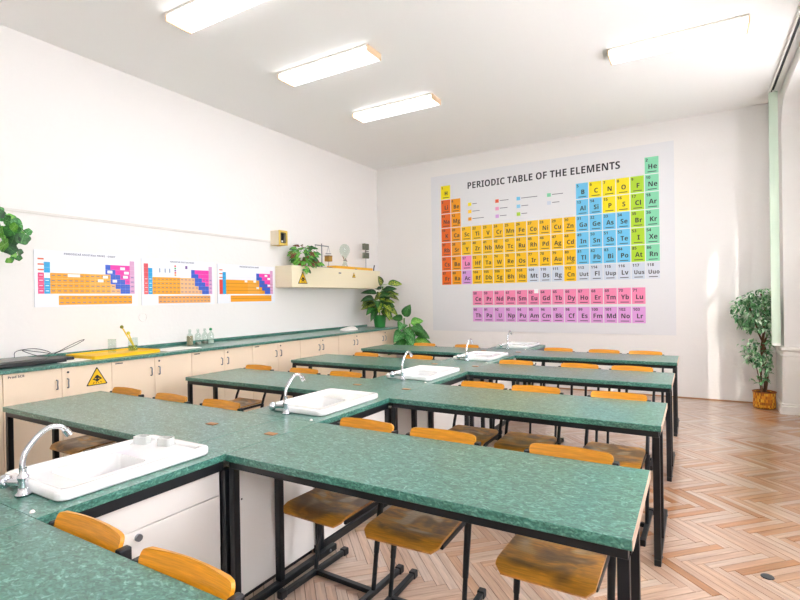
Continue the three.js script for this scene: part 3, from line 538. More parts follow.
function smallPoster(i, z0, z1, y0, y1, label) {
  const W = 1024, Hh = 540, w = z0 - z1, h = y1 - y0;
  const tex = canvasTex(W, Hh, (c) => {
    c.fillStyle = '#f4f6fb'; c.fillRect(0, 0, W, Hh);
    const s = W / 1000, X = (f) => f * W, Y = (f) => f * Hh;
    c.fillStyle = '#5b5f78'; c.font = 'bold 26px sans-serif'; c.textAlign = 'left'; const t = i === 0 ? 'PERIODICKÁ SOUSTAVA PRVKŮ - OXIDY' : 'PERIODICKÁ SOUSTAVA PRVKŮ', tw = c.measureText(t).width, a = i === 0 ? 0.255 : 0.36, b = i === 0 ? 0.76 : 0.70;
    c.save(); c.translate(X(a), Y(0.062)); c.scale((b - a) * W / tw, 1); c.fillText(t, 0, 0); c.restore();
    const cw = 0.0521, cx = (k) => 0.028 + k * cw, ry = (k) => [0.11, 0.205, 0.30, 0.395, 0.487, 0.579, 0.671][k], ch = 0.092;
    const cell = (k, r, col, n = 1, text = true) => { c.fillStyle = col; c.fillRect(X(cx(k)), Y(ry(r)), X(cw * n) + 0.5, Y(ch) + 0.5); };
    const tick = (k, r, col = '#5d6a9a') => { c.fillStyle = col; c.globalAlpha = 0.75; c.fillRect(X(cx(k) + 0.012), Y(ry(r) + 0.035), X(0.03), 9); c.globalAlpha = 1; };
    const metal = '#f6a61e', pale = i === 2 ? '#f6a61e' : '#f2b878', alk = i === 0 ? '#ee4f86' : i === 1 ? '#e65a62' : '#e0433c', blue = '#1fa3dc', mag = '#ee3fae', bl = '#3560cf', nob = '#dba6cc';
    for (let r = 3; r < 7; r++) for (let k = 2; k < 17; k++) { cell(k, r, k < 9 ? metal : i === 1 ? '#f3bd86' : k < 13 ? '#f5ae3c' : pale); }
    for (let r = i === 1 ? 0 : 3; r < 7; r++) cell(0, r, alk); for (let r = 1; r < 7; r++) if (!(i === 0 && r === 3)) cell(1, r, blue);
    if (i !== 1) { for (const r of [0, 1, 2]) { c.fillStyle = '#e0704a'; c.fillRect(X(cx(0)), Y(ry(r) + 0.03), X(cw), 14); } }
    for (let r = 1; r < 7; r++) for (let k = 12; k < 17; k++) { const d = k - 12 - (r - 1); if (r === 1 && k === 12) cell(k, r, bl); else if (d >= 1 && k > 12) cell(k, r, mag); else if ((d === 0 || d === -1 || (d === -2 && r > 3)) && r > 1) cell(k, r, bl); }
    for (let r = 0; r < 7; r++) cell(17, r, nob);
    c.fillStyle = i === 2 ? metal : metal; c.fillRect(X(0.205), Y(0.80), X(0.73), Y(0.165));
    if (i === 1) { c.fillStyle = '#f0b27c'; c.globalAlpha = 0.7; c.fillRect(X(0.205), Y(0.80), X(0.73), Y(0.165)); c.globalAlpha = 1; }
    if (i < 2) for (let r = 3; r < 7; r++) for (let k = 0; k < 18; k++) tick(k, r, k < 2 ? '#ffffff' : '#6a74a8');
    if (i < 2) for (let k = 0; k < 14; k++) for (const y of [0.835, 0.915]) { c.fillStyle = '#6a74a8'; c.globalAlpha = 0.75; c.fillRect(X(0.217 + k * 0.0521), Y(y), X(0.03), 9); c.globalAlpha = 1; }
    c.strokeStyle = i === 2 ? '#8a5a10' : 'rgba(255,240,220,0.55)'; c.lineWidth = i === 2 ? 3 : 3; for (let r = 4; r < 7; r++) { c.beginPath(); c.moveTo(X(cx(i === 2 ? 2 : 0)), Y(ry(r))); c.lineTo(X(cx(18)), Y(ry(r))); c.stroke(); } if (i === 2) { c.beginPath(); c.moveTo(X(0.205), Y(0.88)); c.lineTo(X(0.935), Y(0.88)); c.stroke(); }
    c.lineWidth = 2; c.strokeStyle = 'rgba(255,240,220,0.4)'; if (i < 2) for (let k = 1; k < 18; k++) { c.beginPath(); c.moveTo(X(cx(k)), Y(0.395)); c.lineTo(X(cx(k)), Y(0.763)); c.stroke(); }
    c.fillStyle = '#ffffff'; for (const [k, r, n] of i === 0 ? [[5, 3.2, 2.2], [11.5, 3.3, 1], [10.5, 4.1, 1.1], [13.4, 4.1, 0.9], [15, 1.4, 1], [15.8, 2.3, 1], [12.4, 2.2, 1], [15.6, 3.2, 1]] : i === 2 ? [[8, 3.1, 0.9], [11, 3.1, 0.9], [12, 5, 0.9], [15, 1.3, 1], [16, 2.2, 1], [16, 4.2, 1]] : []) c.fillRect(X(cx(k)), Y(0.11 + r * 0.093), X(cw * n), Y(0.055));
    if (i === 1) [['#e0453c', 0], ['#3a9a5c', 0.05], ['#8a5aa0', 0.10], ['#e0453c', 0.15], ['#f0a030', 0.2]].forEach(([k, y]) => { c.fillStyle = k; c.fillRect(X(0.42), Y(0.12 + y), X(0.022), Y(0.035)); }); if (i === 1) { c.fillStyle = '#7a5a9a'; c.fillRect(X(0.57), Y(0.12), X(0.03), Y(0.07)); c.fillStyle = '#6a8ab0'; for (const x of [0.22, 0.29, 0.35]) c.fillRect(X(x), Y(0.2), X(0.012), Y(0.09)); }
  });
  const p = thing('wall_chart', label, 'poster', [0, 0, 0], 0, 'element charts above the counter');
  part(p, 'backing', bx(0.001, 0.009, y0, y1, z1, z0), std('#e3e7ee', 0.5));
  part(p, 'print', new THREE.PlaneGeometry(w, h).applyMatrix4(faceXm).translate(0.0095, (y0 + y1) / 2, (z0 + z1) / 2), std('#ffffff', 0.4, { map: tex }), 'printed element chart');
}
smallPoster(0, 5.805, 4.82, 1.43, 1.962, 'orange element chart with pink cells, farthest of three from the box shelf');
smallPoster(1, 4.772, 3.812, 1.428, 1.948, 'orange element chart with a row of legend squares, middle of three');
smallPoster(2, 3.76, 2.762, 1.432, 1.938, 'orange striped element chart beside the cream box shelf');
{
  const p = thing('white_notice', 'white notice sheet on the wall beneath the trailing ivy', 'notice');
  part(p, 'sheet', bx(0.001, 0.006, 1.435, 1.99, 6.075, 6.85), std('#e8ddd4', 0.6));
  part(p, 'sticker', bx(0.0061, 0.007, 1.445, 1.50, 6.085, 6.16), std('#ecc9a0', 0.6));
}
// ================================================================ THINGS ON THE COUNTER
{
  const c = thing('equipment_case', 'flat black equipment case with grey lid at the counter end below the ivy', 'case', [0.33, KH, 6.2], 0.06);
  part(c, 'body', rbx(-0.2, 0.22, 0, 0.036, -0.40, 0.5, 0.01), M.blackPlastic); part(c, 'lid', rbx(-0.17, 0.15, 0.036, 0.046, -0.28, 0.47, 0.004), std('#6b6b68', 0.35));
  part(c, 'corner', rbx(-0.12, 0.12, 0, 0.03, -0.52, -0.40, 0.01), M.blackPlastic);
  solo('coiled_cable', tube([V(0.2, 1.004, 6.05), V(0.12, 1.05, 6.0), V(0.13, 1.06, 5.86), V(0.22, 1.02, 5.78), V(0.27, 1.008, 5.9), V(0.17, 1.06, 5.98), V(0.14, 1.03, 5.84), V(0.20, 1.012, 5.74), V(0.16, 1.06, 5.60), V(0.15, 1.10, 5.50), V(0.17, 1.11, 5.46), V(0.2, 1.06, 5.58), V(0.24, 1.008, 5.76)], 0.003, 90, 6), M.blackPlastic, 'loose black cable looped on the black equipment case', 'cable');
  const y = M.yellow, t = thing('yellow_tray', 'shallow bright yellow tray on the counter', 'tray', [0.345, KH, 5.27], 0.05);
  const ring = rrShape(0.46, 0.68, 0.03); ring.holes.push(rrShape(0.44, 0.66, 0.022));
  part(t, 'rim', flat(ring, 0.03), y); part(t, 'bottom', flat(rrShape(0.45, 0.67, 0.026), 0.016), y);
  solo('paper_sheet', rbx(-0.12, 0.12, 0, 0.003, -0.15, 0.15, 0.001), M.trim, 'white paper sheet between the black case and the yellow tray', 'paper', [0.46, KH, 5.73], 0.2);
  solo('paper_sheet', rbx(-0.16, 0.16, 0, 0.004, -0.22, 0.22, 0.001), M.trim, 'white paper sheet between the yellow tray and the bottles', 'paper', [0.4, KH, 4.66], 0.08);
  const glassShell = (r, h, n = 22) => lathe([[0.001, 0.003], [r * 0.94, 0.003], [r, 0.01], [r, h], [r * 1.06, h + 0.004]], n);
  const jy = KH + 0.0165;
  const j = thing('glass_jar', 'clear glass jar holding yellow brushes on the yellow tray', 'jar', [0.3, jy, 5.06]); part(j, 'wall', glassShell(0.045, 0.13), M.glass); part(j, 'water', new THREE.CylinderGeometry(0.041, 0.041, 0.05, 18).translate(0, 0.031, 0), new THREE.MeshPhysicalMaterial({ color: '#d6e6b0', roughness: 0.1, transmission: 0.8, thickness: 0 }));
  for (const [dx, dz, hh, l] of [[-0.02, 0.10, 0.235, 'long yellow brush leaning out of the glass jar, round green head'], [0.0, 0.045, 0.17, 'shorter yellow brush leaning in the glass jar']]) {
    const b = thing('bottle_brush', l, 'brush', [0.3, jy + 0.012, 5.06]); part(b, 'handle', rod(V(0.01, 0, -0.02), V(dx, hh, dz), 0.006), std('#f0d020', 0.5)); part(b, 'head', new THREE.SphereGeometry(0.017, 12, 10).translate(dx, hh, dz), std(hh > 0.2 ? '#8a8a20' : '#e8d850', 0.8));
  }
  const bk = thing('beaker', 'empty clear glass beaker standing on the yellow tray', 'beaker', [0.28, jy, 5.26]); part(bk, 'wall', glassShell(0.036, 0.125), M.glass); part(bk, 'lip', new THREE.TorusGeometry(0.038, 0.002, 6, 20).rotateX(Math.PI / 2).translate(0, 0.129, 0), M.glass);
  const liq = std('#b9a888', 0.4);
  [[4.32, 'brown-filled glass bottle on the counter by the wall', 0.105, liq, M.glass], [4.21, 'clear glass bottle beside the brown-filled bottle', 0.03, std('#8f8a80', 0.4), M.glass], [4.115, 'clear glass bottle beside the green-capped bottle', 0.03, std('#8f8a80', 0.4), M.glass], [4.03, 'clear bottle with a green spray cap on the counter', 0.04, std('#dfeadf', 0.4), std('#2f9a5a', 0.5)]].forEach(([z, l, lh, lm, cap]) => {
    const b = thing('bottle', l, 'bottle', [0.2, KH, z]);
    part(b, 'glass', lathe([[0.001, 0.002], [0.033, 0.002], [0.036, 0.01], [0.036, 0.105], [0.028, 0.125], [0.013, 0.14], [0.013, 0.16]], 22), M.glass);
    part(b, 'content', new THREE.CylinderGeometry(0.033, 0.033, lh, 18).translate(0, 0.004 + lh / 2, 0), lm);
    part(b, 'cap', lathe([[0, 0.158], [0.016, 0.158], [0.016, 0.178], [0.010, 0.186], [0, 0.187]], 16), cap);
  });
  const bw = thing('crumpled_cloth', 'white crumpled cloth on the counter near the potted plant', 'cloth', [0.36, KH, 1.45]);
  const g = new THREE.SphereGeometry(1, 28, 14, 0, Math.PI * 2, 0, Math.PI / 2), p = g.attributes.position; for (let i = 0; i < p.count; i++) { const x = p.getX(i), yy = p.getY(i), z = p.getZ(i), k = 0.75 + 0.5 * n16(x * 2.3 + 5, z * 2.3 + 5 + yy); p.setXYZ(i, x * 0.11 * k, yy * 0.055 * k, z * 0.19 * k); } g.computeVertexNormals(); part(bw, 'cloth', g, std('#f3f1ec', 0.9));
}
// ================================================================ PLANTS
function leafGeo(len, wid, droop, fold, nl = 8, shape = 1) {
  const pos = [], uv = [], idx = [], nw = 4;
  for (let j = 0; j <= nl; j++) {
    const t = j / nl, w = wid / 2 * (shape === 1 ? Math.pow(Math.sin(Math.PI * Math.pow(t, 0.75)), 0.8) : Math.sin(Math.PI * Math.min(1, 0.12 + 0.88 * Math.pow(t, 0.62)))) * (j === nl ? 0 : 1);
    for (let i = 0; i <= nw; i++) { const s = (i / nw - 0.5) * 2; pos.push(s * w, fold * Math.abs(s) * w - droop * len * t * t + 0.006 * Math.sin(t * 14 + s * 2) * (1 - t), len * t * (1 - 0.12 * droop * t)); uv.push((s + 1) / 2, t); }
  }
  for (let j = 0; j < nl; j++) for (let i = 0; i < nw; i++) { const a = j * (nw + 1) + i, b = a + nw + 1; idx.push(a, b, a + 1, a + 1, b, b + 1); }
  const g = new THREE.BufferGeometry(); g.setAttribute('position', new THREE.Float32BufferAttribute(pos, 3)); g.setAttribute('uv', new THREE.Float32BufferAttribute(uv, 2)); g.setIndex(idx); g.computeVertexNormals(); return g;
}
const variegated = (edge, mid, vein, amount) => canvasTex(128, 256, (c, w, h) => {
  c.fillStyle = edge; c.fillRect(0, 0, w, h);
  for (let i = 0; i < 260; i++) { const t = rnd(), s = (rnd() - 0.5) * amount; c.fillStyle = mid; c.globalAlpha = rr(0.25, 0.8); c.beginPath(); c.ellipse(w / 2 + s * w, h - t * h, rr(3, 11), rr(2, 6), s * 1.5, 0, Math.PI * 2); c.fill(); }
  c.globalAlpha = 0.9; c.strokeStyle = vein; c.lineWidth = 4; c.beginPath(); c.moveTo(w / 2, 0); c.lineTo(w / 2, h); c.stroke(); c.lineWidth = 1.4; for (let i = 1; i < 10; i++) { c.beginPath(); c.moveTo(w / 2, h - i * 24); c.lineTo(w * 0.08, h - i * 24 - 34); c.moveTo(w / 2, h - i * 24); c.lineTo(w * 0.92, h - i * 24 - 34); c.stroke(); }
});
const leafMat = (tex, color = '#ffffff') => new THREE.MeshPhysicalMaterial({ color, map: tex, roughness: 0.45, transmission: 0.12, thickness: 0, side: THREE.DoubleSide });
const LM = { olive: leafMat(variegated('#29481a', '#b4be3c', '#d8d884', 0.55)),  dark: leafMat(variegated('#1c5a1e', '#3f8a34', '#6aa860', 0.5)), lime: leafMat(variegated('#2e6a1c', '#e2e23c', '#f2f0a0', 0.62)), mid: leafMat(variegated('#2f7a34', '#6fbf6a', '#a8dca0', 0.6)), bright: leafMat(variegated('#4fa02c', '#8fd050', '#c8eea0', 0.5)), deep: leafMat(variegated('#123f1a', '#2a6a2c', '#4f8a4c', 0.4)) };
const stemMat = std('#5c8a3a', 0.6), barkMat = std('#6b4a35', 0.85);
function addLeaf(plant, from, az, el, len, wid, droop, mat, stalk = 0.05, grow = 1.15) {
  const dir = V(Math.sin(az) * Math.cos(el), Math.sin(el), Math.cos(az) * Math.cos(el)), base = from.clone().addScaledVector(dir, stalk);
  const g = leafGeo(len * grow, wid * grow * 1.15, droop, 0.28); const m = part(plant, 'leaf', g, mat);
  const zax = dir, xax = V(0.5, 0.62, 0.6).cross(zax).normalize(), yax = zax.clone().cross(xax);
  m.quaternion.setFromRotationMatrix(new THREE.Matrix4().makeBasis(xax, yax, zax)); m.position.copy(base);
  if (stalk > 0.02) part(plant, 'stalk', rod(from, base, 0.004, 0.003, 6), stemMat);
}
{ // dumb cane on the counter, green pot
  const p = thing('potted_plant', 'yellow-variegated leafy plant in a green pot on the counter corner', 'plant', [0.42, KH, 0.62]);
  part(p, 'pot', lathe([[0.001, 0], [0.085, 0], [0.092, 0.01], [0.115, 0.19], [0.122, 0.19], [0.124, 0.215], [0.112, 0.215], [0.105, 0.18], [0.001, 0.18]], 24), std('#2f8a3a', 0.45), 'green plastic pot');
  part(p, 'soil', new THREE.CylinderGeometry(0.106, 0.106, 0.01, 20).translate(0, 0.185, 0), std('#3a2a1e', 0.95));
  const st = [[V(0, 0.18, 0), V(0.02, 0.4, 0.02), V(0.02, 0.58, -0.03), V(0.04, 0.72, -0.06)], [V(-0.03, 0.18, 0.03), V(-0.04, 0.36, 0.08), V(-0.02, 0.5, 0.12)], [V(0.03, 0.18, -0.03), V(0.09, 0.38, -0.08), V(0.13, 0.54, -0.14)]];
  st.forEach((s) => part(p, 'stem', tube(s, 0.011, 14, 7), stemMat));
  const P = [[0, 0.75, 2.5, 0.1, 0.26, 0.12, 0.15, 'lime', 0.12], [0.03, 0.70, 0.2, 0.9, 0.18, 0.10, 0.1, 'dark', 0.05], [0.02, 0.62, 1.6, 0.4, 0.2, 0.1, 0.5, 'deep', 0.06], [0.02, 0.58, -0.6, 0.3, 0.24, 0.09, 0.5, 'deep', 0.08], [0, 0.54, 0.9, 0.3, 0.22, 0.12, 0.6, 'dark', 0.05], [-0.02, 0.48, 0.1, 0.2, 0.26, 0.10, 0.45, 'deep', 0.1], [-0.02, 0.45, 0.6, -0.1, 0.24, 0.11, 0.6, 'lime', 0.06], [-0.03, 0.42, -0.2, 0.0, 0.26, 0.12, 0.5, 'dark', 0.07], [0.1, 0.50, 2.3, 0.35, 0.28, 0.1, 0.25, 'deep', 0.08], [0.1, 0.46, 2.0, 0.0, 0.22, 0.11, 0.7, 'dark', 0.05], [0.06, 0.42, 1.3, -0.2, 0.22, 0.11, 0.6, 'lime', 0.05], [0.08, 0.36, 1.9, -0.5, 0.24, 0.11, 0.5, 'lime', 0.06], [0.02, 0.38, 0.9, -0.5, 0.22, 0.11, 0.5, 'lime', 0.08], [0, 0.44, 1.2, 0.3, 0.2, 0.11, 0.5, 'deep', 0.04], [0, 0.5, 1.9, 0.6, 0.22, 0.11, 0.5, 'dark', 0.04], [-0.02, 0.36, 0.3, 0.1, 0.24, 0.12, 0.7, 'dark', 0.05], [0.05, 0.60, 2.9, 0.4, 0.2, 0.1, 0.4, 'dark', 0.05], [0.0, 0.66, -1.8, 0.4, 0.16, 0.09, 0.3, 'deep', 0.02]];
  for (let i = 0; i < 22; i++) P.push([rr(-0.06, 0.08), rr(0.30, 0.66), rr(-0.9, 3.0), rr(-0.5, 0.5), rr(0.15, 0.22), rr(0.07, 0.10), rr(0.3, 0.7), ['olive', 'deep', 'olive', 'dark', 'lime'][i % 5], rr(0.04, 0.09)]);
  P.forEach((q, i) => { if (i % 3 === 1 && q[7] !== 'lime') q[7] = 'olive'; });
  for (const [dx, y, az, el, len, wid, dr, m, sk] of P) { const near = st.flat().reduce((a, b) => Math.abs(b.y - y) < Math.abs(a.y - y) ? b : a); addLeaf(p, V(near.x * 0.6 + dx * 0.4, y, near.z * 0.7), az, el, len, wid, dr, LM[m], sk); }
}
{ // floor plant at the counter end
  const p = thing('potted_plant', 'tall green leafy plant standing on the floor at the end of the counter', 'plant', [0.98, 0, 0.66]);
  part(p, 'pot', lathe([[0.001, 0], [0.11, 0], [0.118, 0.01], [0.15, 0.27], [0.158, 0.275], [0.158, 0.3], [0.14, 0.3], [0.135, 0.26], [0.001, 0.26]], 24), std('#9c5a36', 0.7), 'terracotta pot');
  part(p, 'soil', new THREE.CylinderGeometry(0.136, 0.136, 0.01, 20).translate(0, 0.268, 0), std('#3a2a1e', 0.95));
  const st = [[V(0, 0.26, 0), V(-0.02, 0.6, 0.02), V(-0.04, 0.9, 0.0), V(-0.06, 1.12, -0.04)], [V(0.05, 0.26, 0.02), V(0.09, 0.55, 0.0), V(0.1, 0.84, 0.02), V(0.08, 1.02, 0.02)]];
  st.forEach((s) => part(p, 'stem', tube(s, 0.013, 16, 7), stemMat));
  const P = [[-0.06, 1.13, -0.04, 1.2, 1.0, 0.2, 0.13, 0.35, 'dark', 0.02], [0.06, 1.02, 0.0, 1.9, 0.35, 0.19, 0.13, 0.3, 'bright', 0.03], [-0.05, 1.02, 0, 0.4, 0.1, 0.2, 0.14, 0.6, 'mid', 0.04], [-0.04, 0.95, 0, 1.0, -0.1, 0.22, 0.15, 0.6, 'mid', 0.03], [-0.05, 0.9, 0, 0.1, -0.2, 0.22, 0.15, 0.6, 'mid', 0.05], [0.08, 0.97, 0.02, 1.3, 0.0, 0.22, 0.15, 0.6, 'dark', 0.05], [0.1, 0.9, 0.02, 1.8, -0.1, 0.24, 0.15, 0.55, 'dark', 0.06], [0.02, 0.88, 0.02, 0.9, -0.4, 0.24, 0.15, 0.5, 'mid', 0.03], [0.04, 0.78, 0.02, 1.1, -0.5, 0.24, 0.15, 0.5, 'mid', 0.03], [-0.03, 0.80, 0.02, 0.2, -0.4, 0.26, 0.13, 0.5, 'dark', 0.05], [0.1, 0.76, 0.02, 1.7, -0.1, 0.24, 0.15, 0.5, 'bright', 0.07], [0.11, 0.72, 0, 2.2, 0.1, 0.26, 0.12, 0.5, 'dark', 0.07], [0.0, 0.70, 0.03, 0.7, -0.5, 0.25, 0.15, 0.5, 'mid', 0.03], [-0.03, 0.66, 0.02, -0.4, -0.2, 0.24, 0.14, 0.5, 'dark', 0.05], [0.09, 0.62, 0, 1.4, -0.3, 0.24, 0.14, 0.5, 'bright', 0.05], [-0.06, 1.08, -0.04, -1.2, 0.4, 0.18, 0.12, 0.4, 'dark', 0.03], [0.05, 0.85, 0, 3.0, 0.1, 0.2, 0.13, 0.5, 'dark', 0.05]];
  for (const [x, y, z, az, el, len, wid, dr, m, sk] of P) addLeaf(p, V(x, y, z), az, el, len, wid, dr, LM[m], sk);
}
{ // bushy plant on the shelf
  const p = thing('potted_plant', 'bushy green plant with reddish leaves spilling over the box shelf', 'plant', [0.21, SY, 2.40]);
  part(p, 'pot', lathe([[0.001, 0], [0.055, 0], [0.07, 0.10], [0.075, 0.105], [0.064, 0.105], [0.06, 0.09], [0.001, 0.09]], 20), std('#8c4a2a', 0.7));
  const red = leafMat(variegated('#6a3a24', '#a0603a', '#c08a5a', 0.5)), mats = [LM.bright, LM.bright, LM.mid, LM.dark, red, LM.bright];
  for (let i = 0; i < 130; i++) {
    const trail = i > 112, az = rr(0, 6.283), cosb = rr(-0.75, 1), sb = Math.sqrt(1 - cosb * cosb), k = 0.17 * Math.cbrt(rr(0.15, 1));
    const c = trail ? V(0.10, 0.06 + 0.012 * (i % 4), -0.10 - 0.013 * (i - 112)) : V(0.05 + sb * Math.sin(az) * k * 0.9, 0.165 + cosb * k, sb * Math.cos(az) * k);
    if (c.y < 0.06 && c.x < 0.13) c.x = 0.14; c.x = Math.max(c.x, -0.12);
    addLeaf(p, c, az, cosb * 0.5 - 0.15, rr(0.07, 0.11), rr(0.04, 0.058), 0.4, mats[i % 6], 0.01, 1);
  }
  for (let i = 0; i < 34; i++) addLeaf(p, V(rr(0.10, 0.17), i > 26 ? rr(-0.06, 0.02) : rr(0.05, 0.27), i > 26 ? rr(0.0, 0.12) : rr(-0.13, 0.12)), rr(0.4, 2.6), rr(-0.7, 0.2), rr(0.06, 0.09), rr(0.034, 0.05), 0.45, mats[i % 6], 0.01, 1);
  for (let i = 0; i < 6; i++) part(p, 'stem', tube([V(0, 0.09, 0), V(0.02 + 0.01 * i, 0.16, 0.02 * (i - 3)), V(0.05, 0.2 - 0.03 * i, 0.035 * (i - 3))], 0.003, 8, 5), stemMat);
}
{ // ivy trailing from a wall pot
  const p = thing('trailing_ivy', 'trailing green ivy hanging from a pot fixed high on the wall', 'plant', [0.3, 2.02, 6.42]);
  part(p, 'pot', lathe([[0.001, 0], [0.09, 0], [0.12, 0.17], [0.13, 0.17], [0.13, 0.2], [0.115, 0.2], [0.105, 0.16], [0.001, 0.16]], 22), std('#e8e2d6', 0.6)); part(p, 'bracket', merge([rod(V(-0.298, 0.05, 0), V(-0.1, 0.05, 0), 0.01), new THREE.TorusGeometry(0.1, 0.008, 8, 24).rotateX(Math.PI / 2).translate(0, 0.05, 0)]), M.trim);
  const lobed = () => { const s = new THREE.Shape(); const n = 40; for (let i = 0; i <= n; i++) { const a = i / n * Math.PI * 2, r = 1 + 0.07 * Math.cos(5 * a) - 0.35 * Math.exp(-8 * (1 - Math.cos(a))); const x = Math.sin(a) * r, y = -Math.cos(a) * r; if (i) s.lineTo(x, y); else s.moveTo(x, y); } const g = new THREE.ShapeGeometry(s); const q = g.attributes.position, uv = g.attributes.uv; for (let i = 0; i < q.count; i++) { const x = q.getX(i), y = q.getY(i); q.setZ(i, -0.18 * x * x - 0.1 * y * y); uv.setXY(i, (x + 1.2) / 2.4, (y + 1.2) / 2.4); } g.computeVertexNormals(); return g; };
  const G = lobed(), mats = [LM.bright, LM.mid, LM.dark, LM.bright, LM.deep, LM.mid];
  const put = (x, y, z, s, i) => { const m = part(p, 'leaf', G, mats[i % 6]); m.position.set(x, y, z); m.scale.setScalar(s); m.rotation.set(rr(-0.7, 0.3), 0.9 + rr(-0.7, 0.7), rr(-3, 3)); };
  for (let i = 0; i < 58; i++) { const a = rr(0, 6.3), r = rr(0.03, 0.2), dz = Math.cos(a) * r * 1.3; put(Math.sin(a) * r + 0.06, 0.10 + rr(-0.12, 0.14), dz - 0.06, rr(0.035, 0.055), i); }
  [[-0.30, 0.15], [-0.33, 0.1], [-0.28, 0.05], [-0.35, 0.03], [-0.30, -0.02], [-0.25, 0.12], [-0.27, 0.0], [-0.41, 0.05], [-0.36, -0.01], [-0.24, -0.07], [-0.28, -0.1], [-0.31, 0.07], [-0.24, 0.05], [-0.22, 0.16]].forEach(([z, y], i) => put(0.06 + 0.03 * (i % 3), y, z, i === 7 ? 0.03 : rr(0.04, 0.062), i));
  [[-0.32, -0.15], [-0.30, -0.19], [-0.35, -0.17], [-0.28, -0.2], [-0.36, -0.12]].forEach(([z, y], i) => put(0.06, y, z, 0.026, i));
  for (const [z, y] of [[-0.35, -0.15], [-0.4, 0.05], [-0.26, -0.08]]) part(p, 'vine', tube([V(0, 0.18, 0), V(0.05, 0.22, -0.12), V(0.07, 0.12, z * 0.8), V(0.06, y, z)], 0.004, 14, 5), stemMat);
}
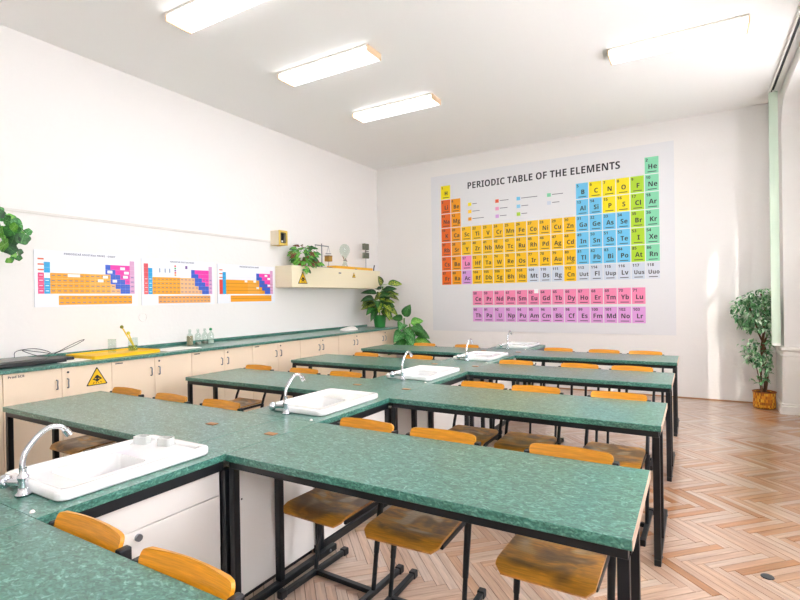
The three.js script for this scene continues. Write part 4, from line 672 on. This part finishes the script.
{ // small potted tree in a woven basket
  const p = thing('potted_tree', 'slender variegated fig tree in a woven basket in the corner', 'tree', [5.972, 0, 0.26]);
  const basketTex = canvasTex(512, 256, (c, w, h) => {
    c.fillStyle = '#d98f1a'; c.fillRect(0, 0, w, h); const pal = ['#8a3f10', '#f0b732', '#c8730f', '#f7cf4a', '#a8520f', '#e59a1c'];
    for (let j = 0; j < 16; j++) for (let i = 0; i < 40; i++) { c.fillStyle = pal[Math.floor(rnd() * 6)]; c.globalAlpha = 0.75; c.fillRect(i * w / 40 + (j % 2) * 5, j * 16 + 1, w / 40 - 1.5, 14); }
    c.globalAlpha = 1; c.fillStyle = '#7a2f0c'; for (const y of [6, 236]) c.fillRect(0, y, w, 14);
  });
  const bas = lathe([[0.001, 0.004], [0.112, 0.004], [0.12, 0.012], [0.121, 0.06], [0.118, 0.13], [0.12, 0.2], [0.126, 0.212], [0.118, 0.215], [0.112, 0.19], [0.001, 0.185]], 36);
  part(p, 'basket', bas, std('#ffffff', 0.6, { map: basketTex }), 'woven golden-brown basket');
  part(p, 'rim', new THREE.TorusGeometry(0.121, 0.008, 8, 36).rotateX(Math.PI / 2).translate(0, 0.208, 0), std('#9a5214', 0.6));
  part(p, 'soil', new THREE.CylinderGeometry(0.11, 0.11, 0.006, 20).translate(0, 0.19, 0), std('#3a2a1e', 0.95));
  const stems = [[V(0.01, 0.19, 0), V(0.03, 0.45, 0.03), V(-0.02, 0.7, -0.02), V(0.0, 0.95, 0.02), V(0.02, 1.25, 0.03), V(-0.02, 1.45, 0.02)], [V(-0.02, 0.19, 0.02), V(-0.03, 0.45, -0.02), V(0.02, 0.7, 0.03), V(-0.05, 0.95, 0.0), V(-0.12, 1.2, 0.05), V(-0.18, 1.32, 0.08)], [V(0.0, 0.19, -0.03), V(0.02, 0.5, 0.0), V(0.0, 0.8, 0.04), V(0.06, 1.0, 0.06), V(0.1, 1.2, 0.1)], [V(-0.03, 0.19, -0.01), V(-0.06, 0.4, 0.02), V(-0.1, 0.62, 0.06)]];
  stems.forEach((s, i) => part(p, 'trunk', tube(s, i === 0 ? 0.015 : i === 3 ? 0.006 : 0.011, 30, 8), barkMat));
  const leafs = [], cols = [], c = new THREE.Color(), pal = ['#4f9056', '#6aa868', '#3a7046', '#9fcd9a', '#bcdcb4', '#d9ead0', '#578f60', '#7fba80'];
  const blobs = [[-0.01, 1.34, 0.05, 0.2, 0.19, 0.15, 270], [-0.18, 1.24, 0.08, 0.17, 0.21, 0.13, 240], [-0.06, 1.08, 0.1, 0.22, 0.13, 0.14, 230], [0.10, 1.15, 0.14, 0.1, 0.22, 0.12, 150], [-0.14, 0.75, 0.08, 0.14, 0.15, 0.1, 90], [-0.10, 0.62, 0.07, 0.12, 0.1, 0.08, 60], [0.07, 0.66, 0.12, 0.08, 0.12, 0.08, 55], [0.04, 0.52, 0.08, 0.12, 0.08, 0.07, 40], [-0.05, 0.38, 0.07, 0.1, 0.06, 0.06, 22], [0.1, 0.85, 0.1, 0.05, 0.1, 0.06, 20], [-0.20, 1.08, 0.1, 0.1, 0.08, 0.08, 50]];
  const g0 = leafGeo(0.062, 0.03, 0.35, 0.3, 3);
  for (const [x, y, z, rx, ry, rz, n] of blobs) for (let i = 0; i < n; i++) {
    const a = rr(0, 6.283), b = Math.acos(rr(-1, 1)), k = Math.cbrt(rnd()); let px = x + rx * k * Math.sin(b) * Math.cos(a), py = y + ry * k * Math.cos(b), pz = z + rz * k * Math.sin(b) * Math.sin(a);
    px = Math.min(px, pz < 0.2 ? 0.03 + rnd() * 0.03 : 0.11); pz = Math.max(pz, -0.2);
    const g = g0.clone().toNonIndexed(); g.applyMatrix4(new THREE.Matrix4().compose(V(px, py, pz), new THREE.Quaternion().setFromEuler(new THREE.Euler(rr(-0.2, 1.1), rr(0, 6.283), rr(-0.4, 0.4), 'YXZ')), V(1, 1, 1).multiplyScalar(rr(0.7, 1.2))));
    c.set(pal[Math.floor(rnd() * pal.length)]); const cc = new Float32Array(g.attributes.position.count * 3); for (let q = 0; q < cc.length; q += 3) { cc[q] = c.r; cc[q + 1] = c.g; cc[q + 2] = c.b; } g.setAttribute('color', new THREE.BufferAttribute(cc, 3)); leafs.push(g);
  }
  const f = part(p, 'foliage', mergeGeometries(leafs), new THREE.MeshPhysicalMaterial({ color: '#ffffff', vertexColors: true, roughness: 0.5, transmission: 0.15, thickness: 0, side: THREE.DoubleSide }), 'small variegated leaves'); f.userData.kind = 'stuff';
}
scene.traverse((o) => { if (o.isMesh) { o.receiveShadow = true; if (o.name !== 'pane') o.castShadow = true; } });
renderer.render(scene, camera);
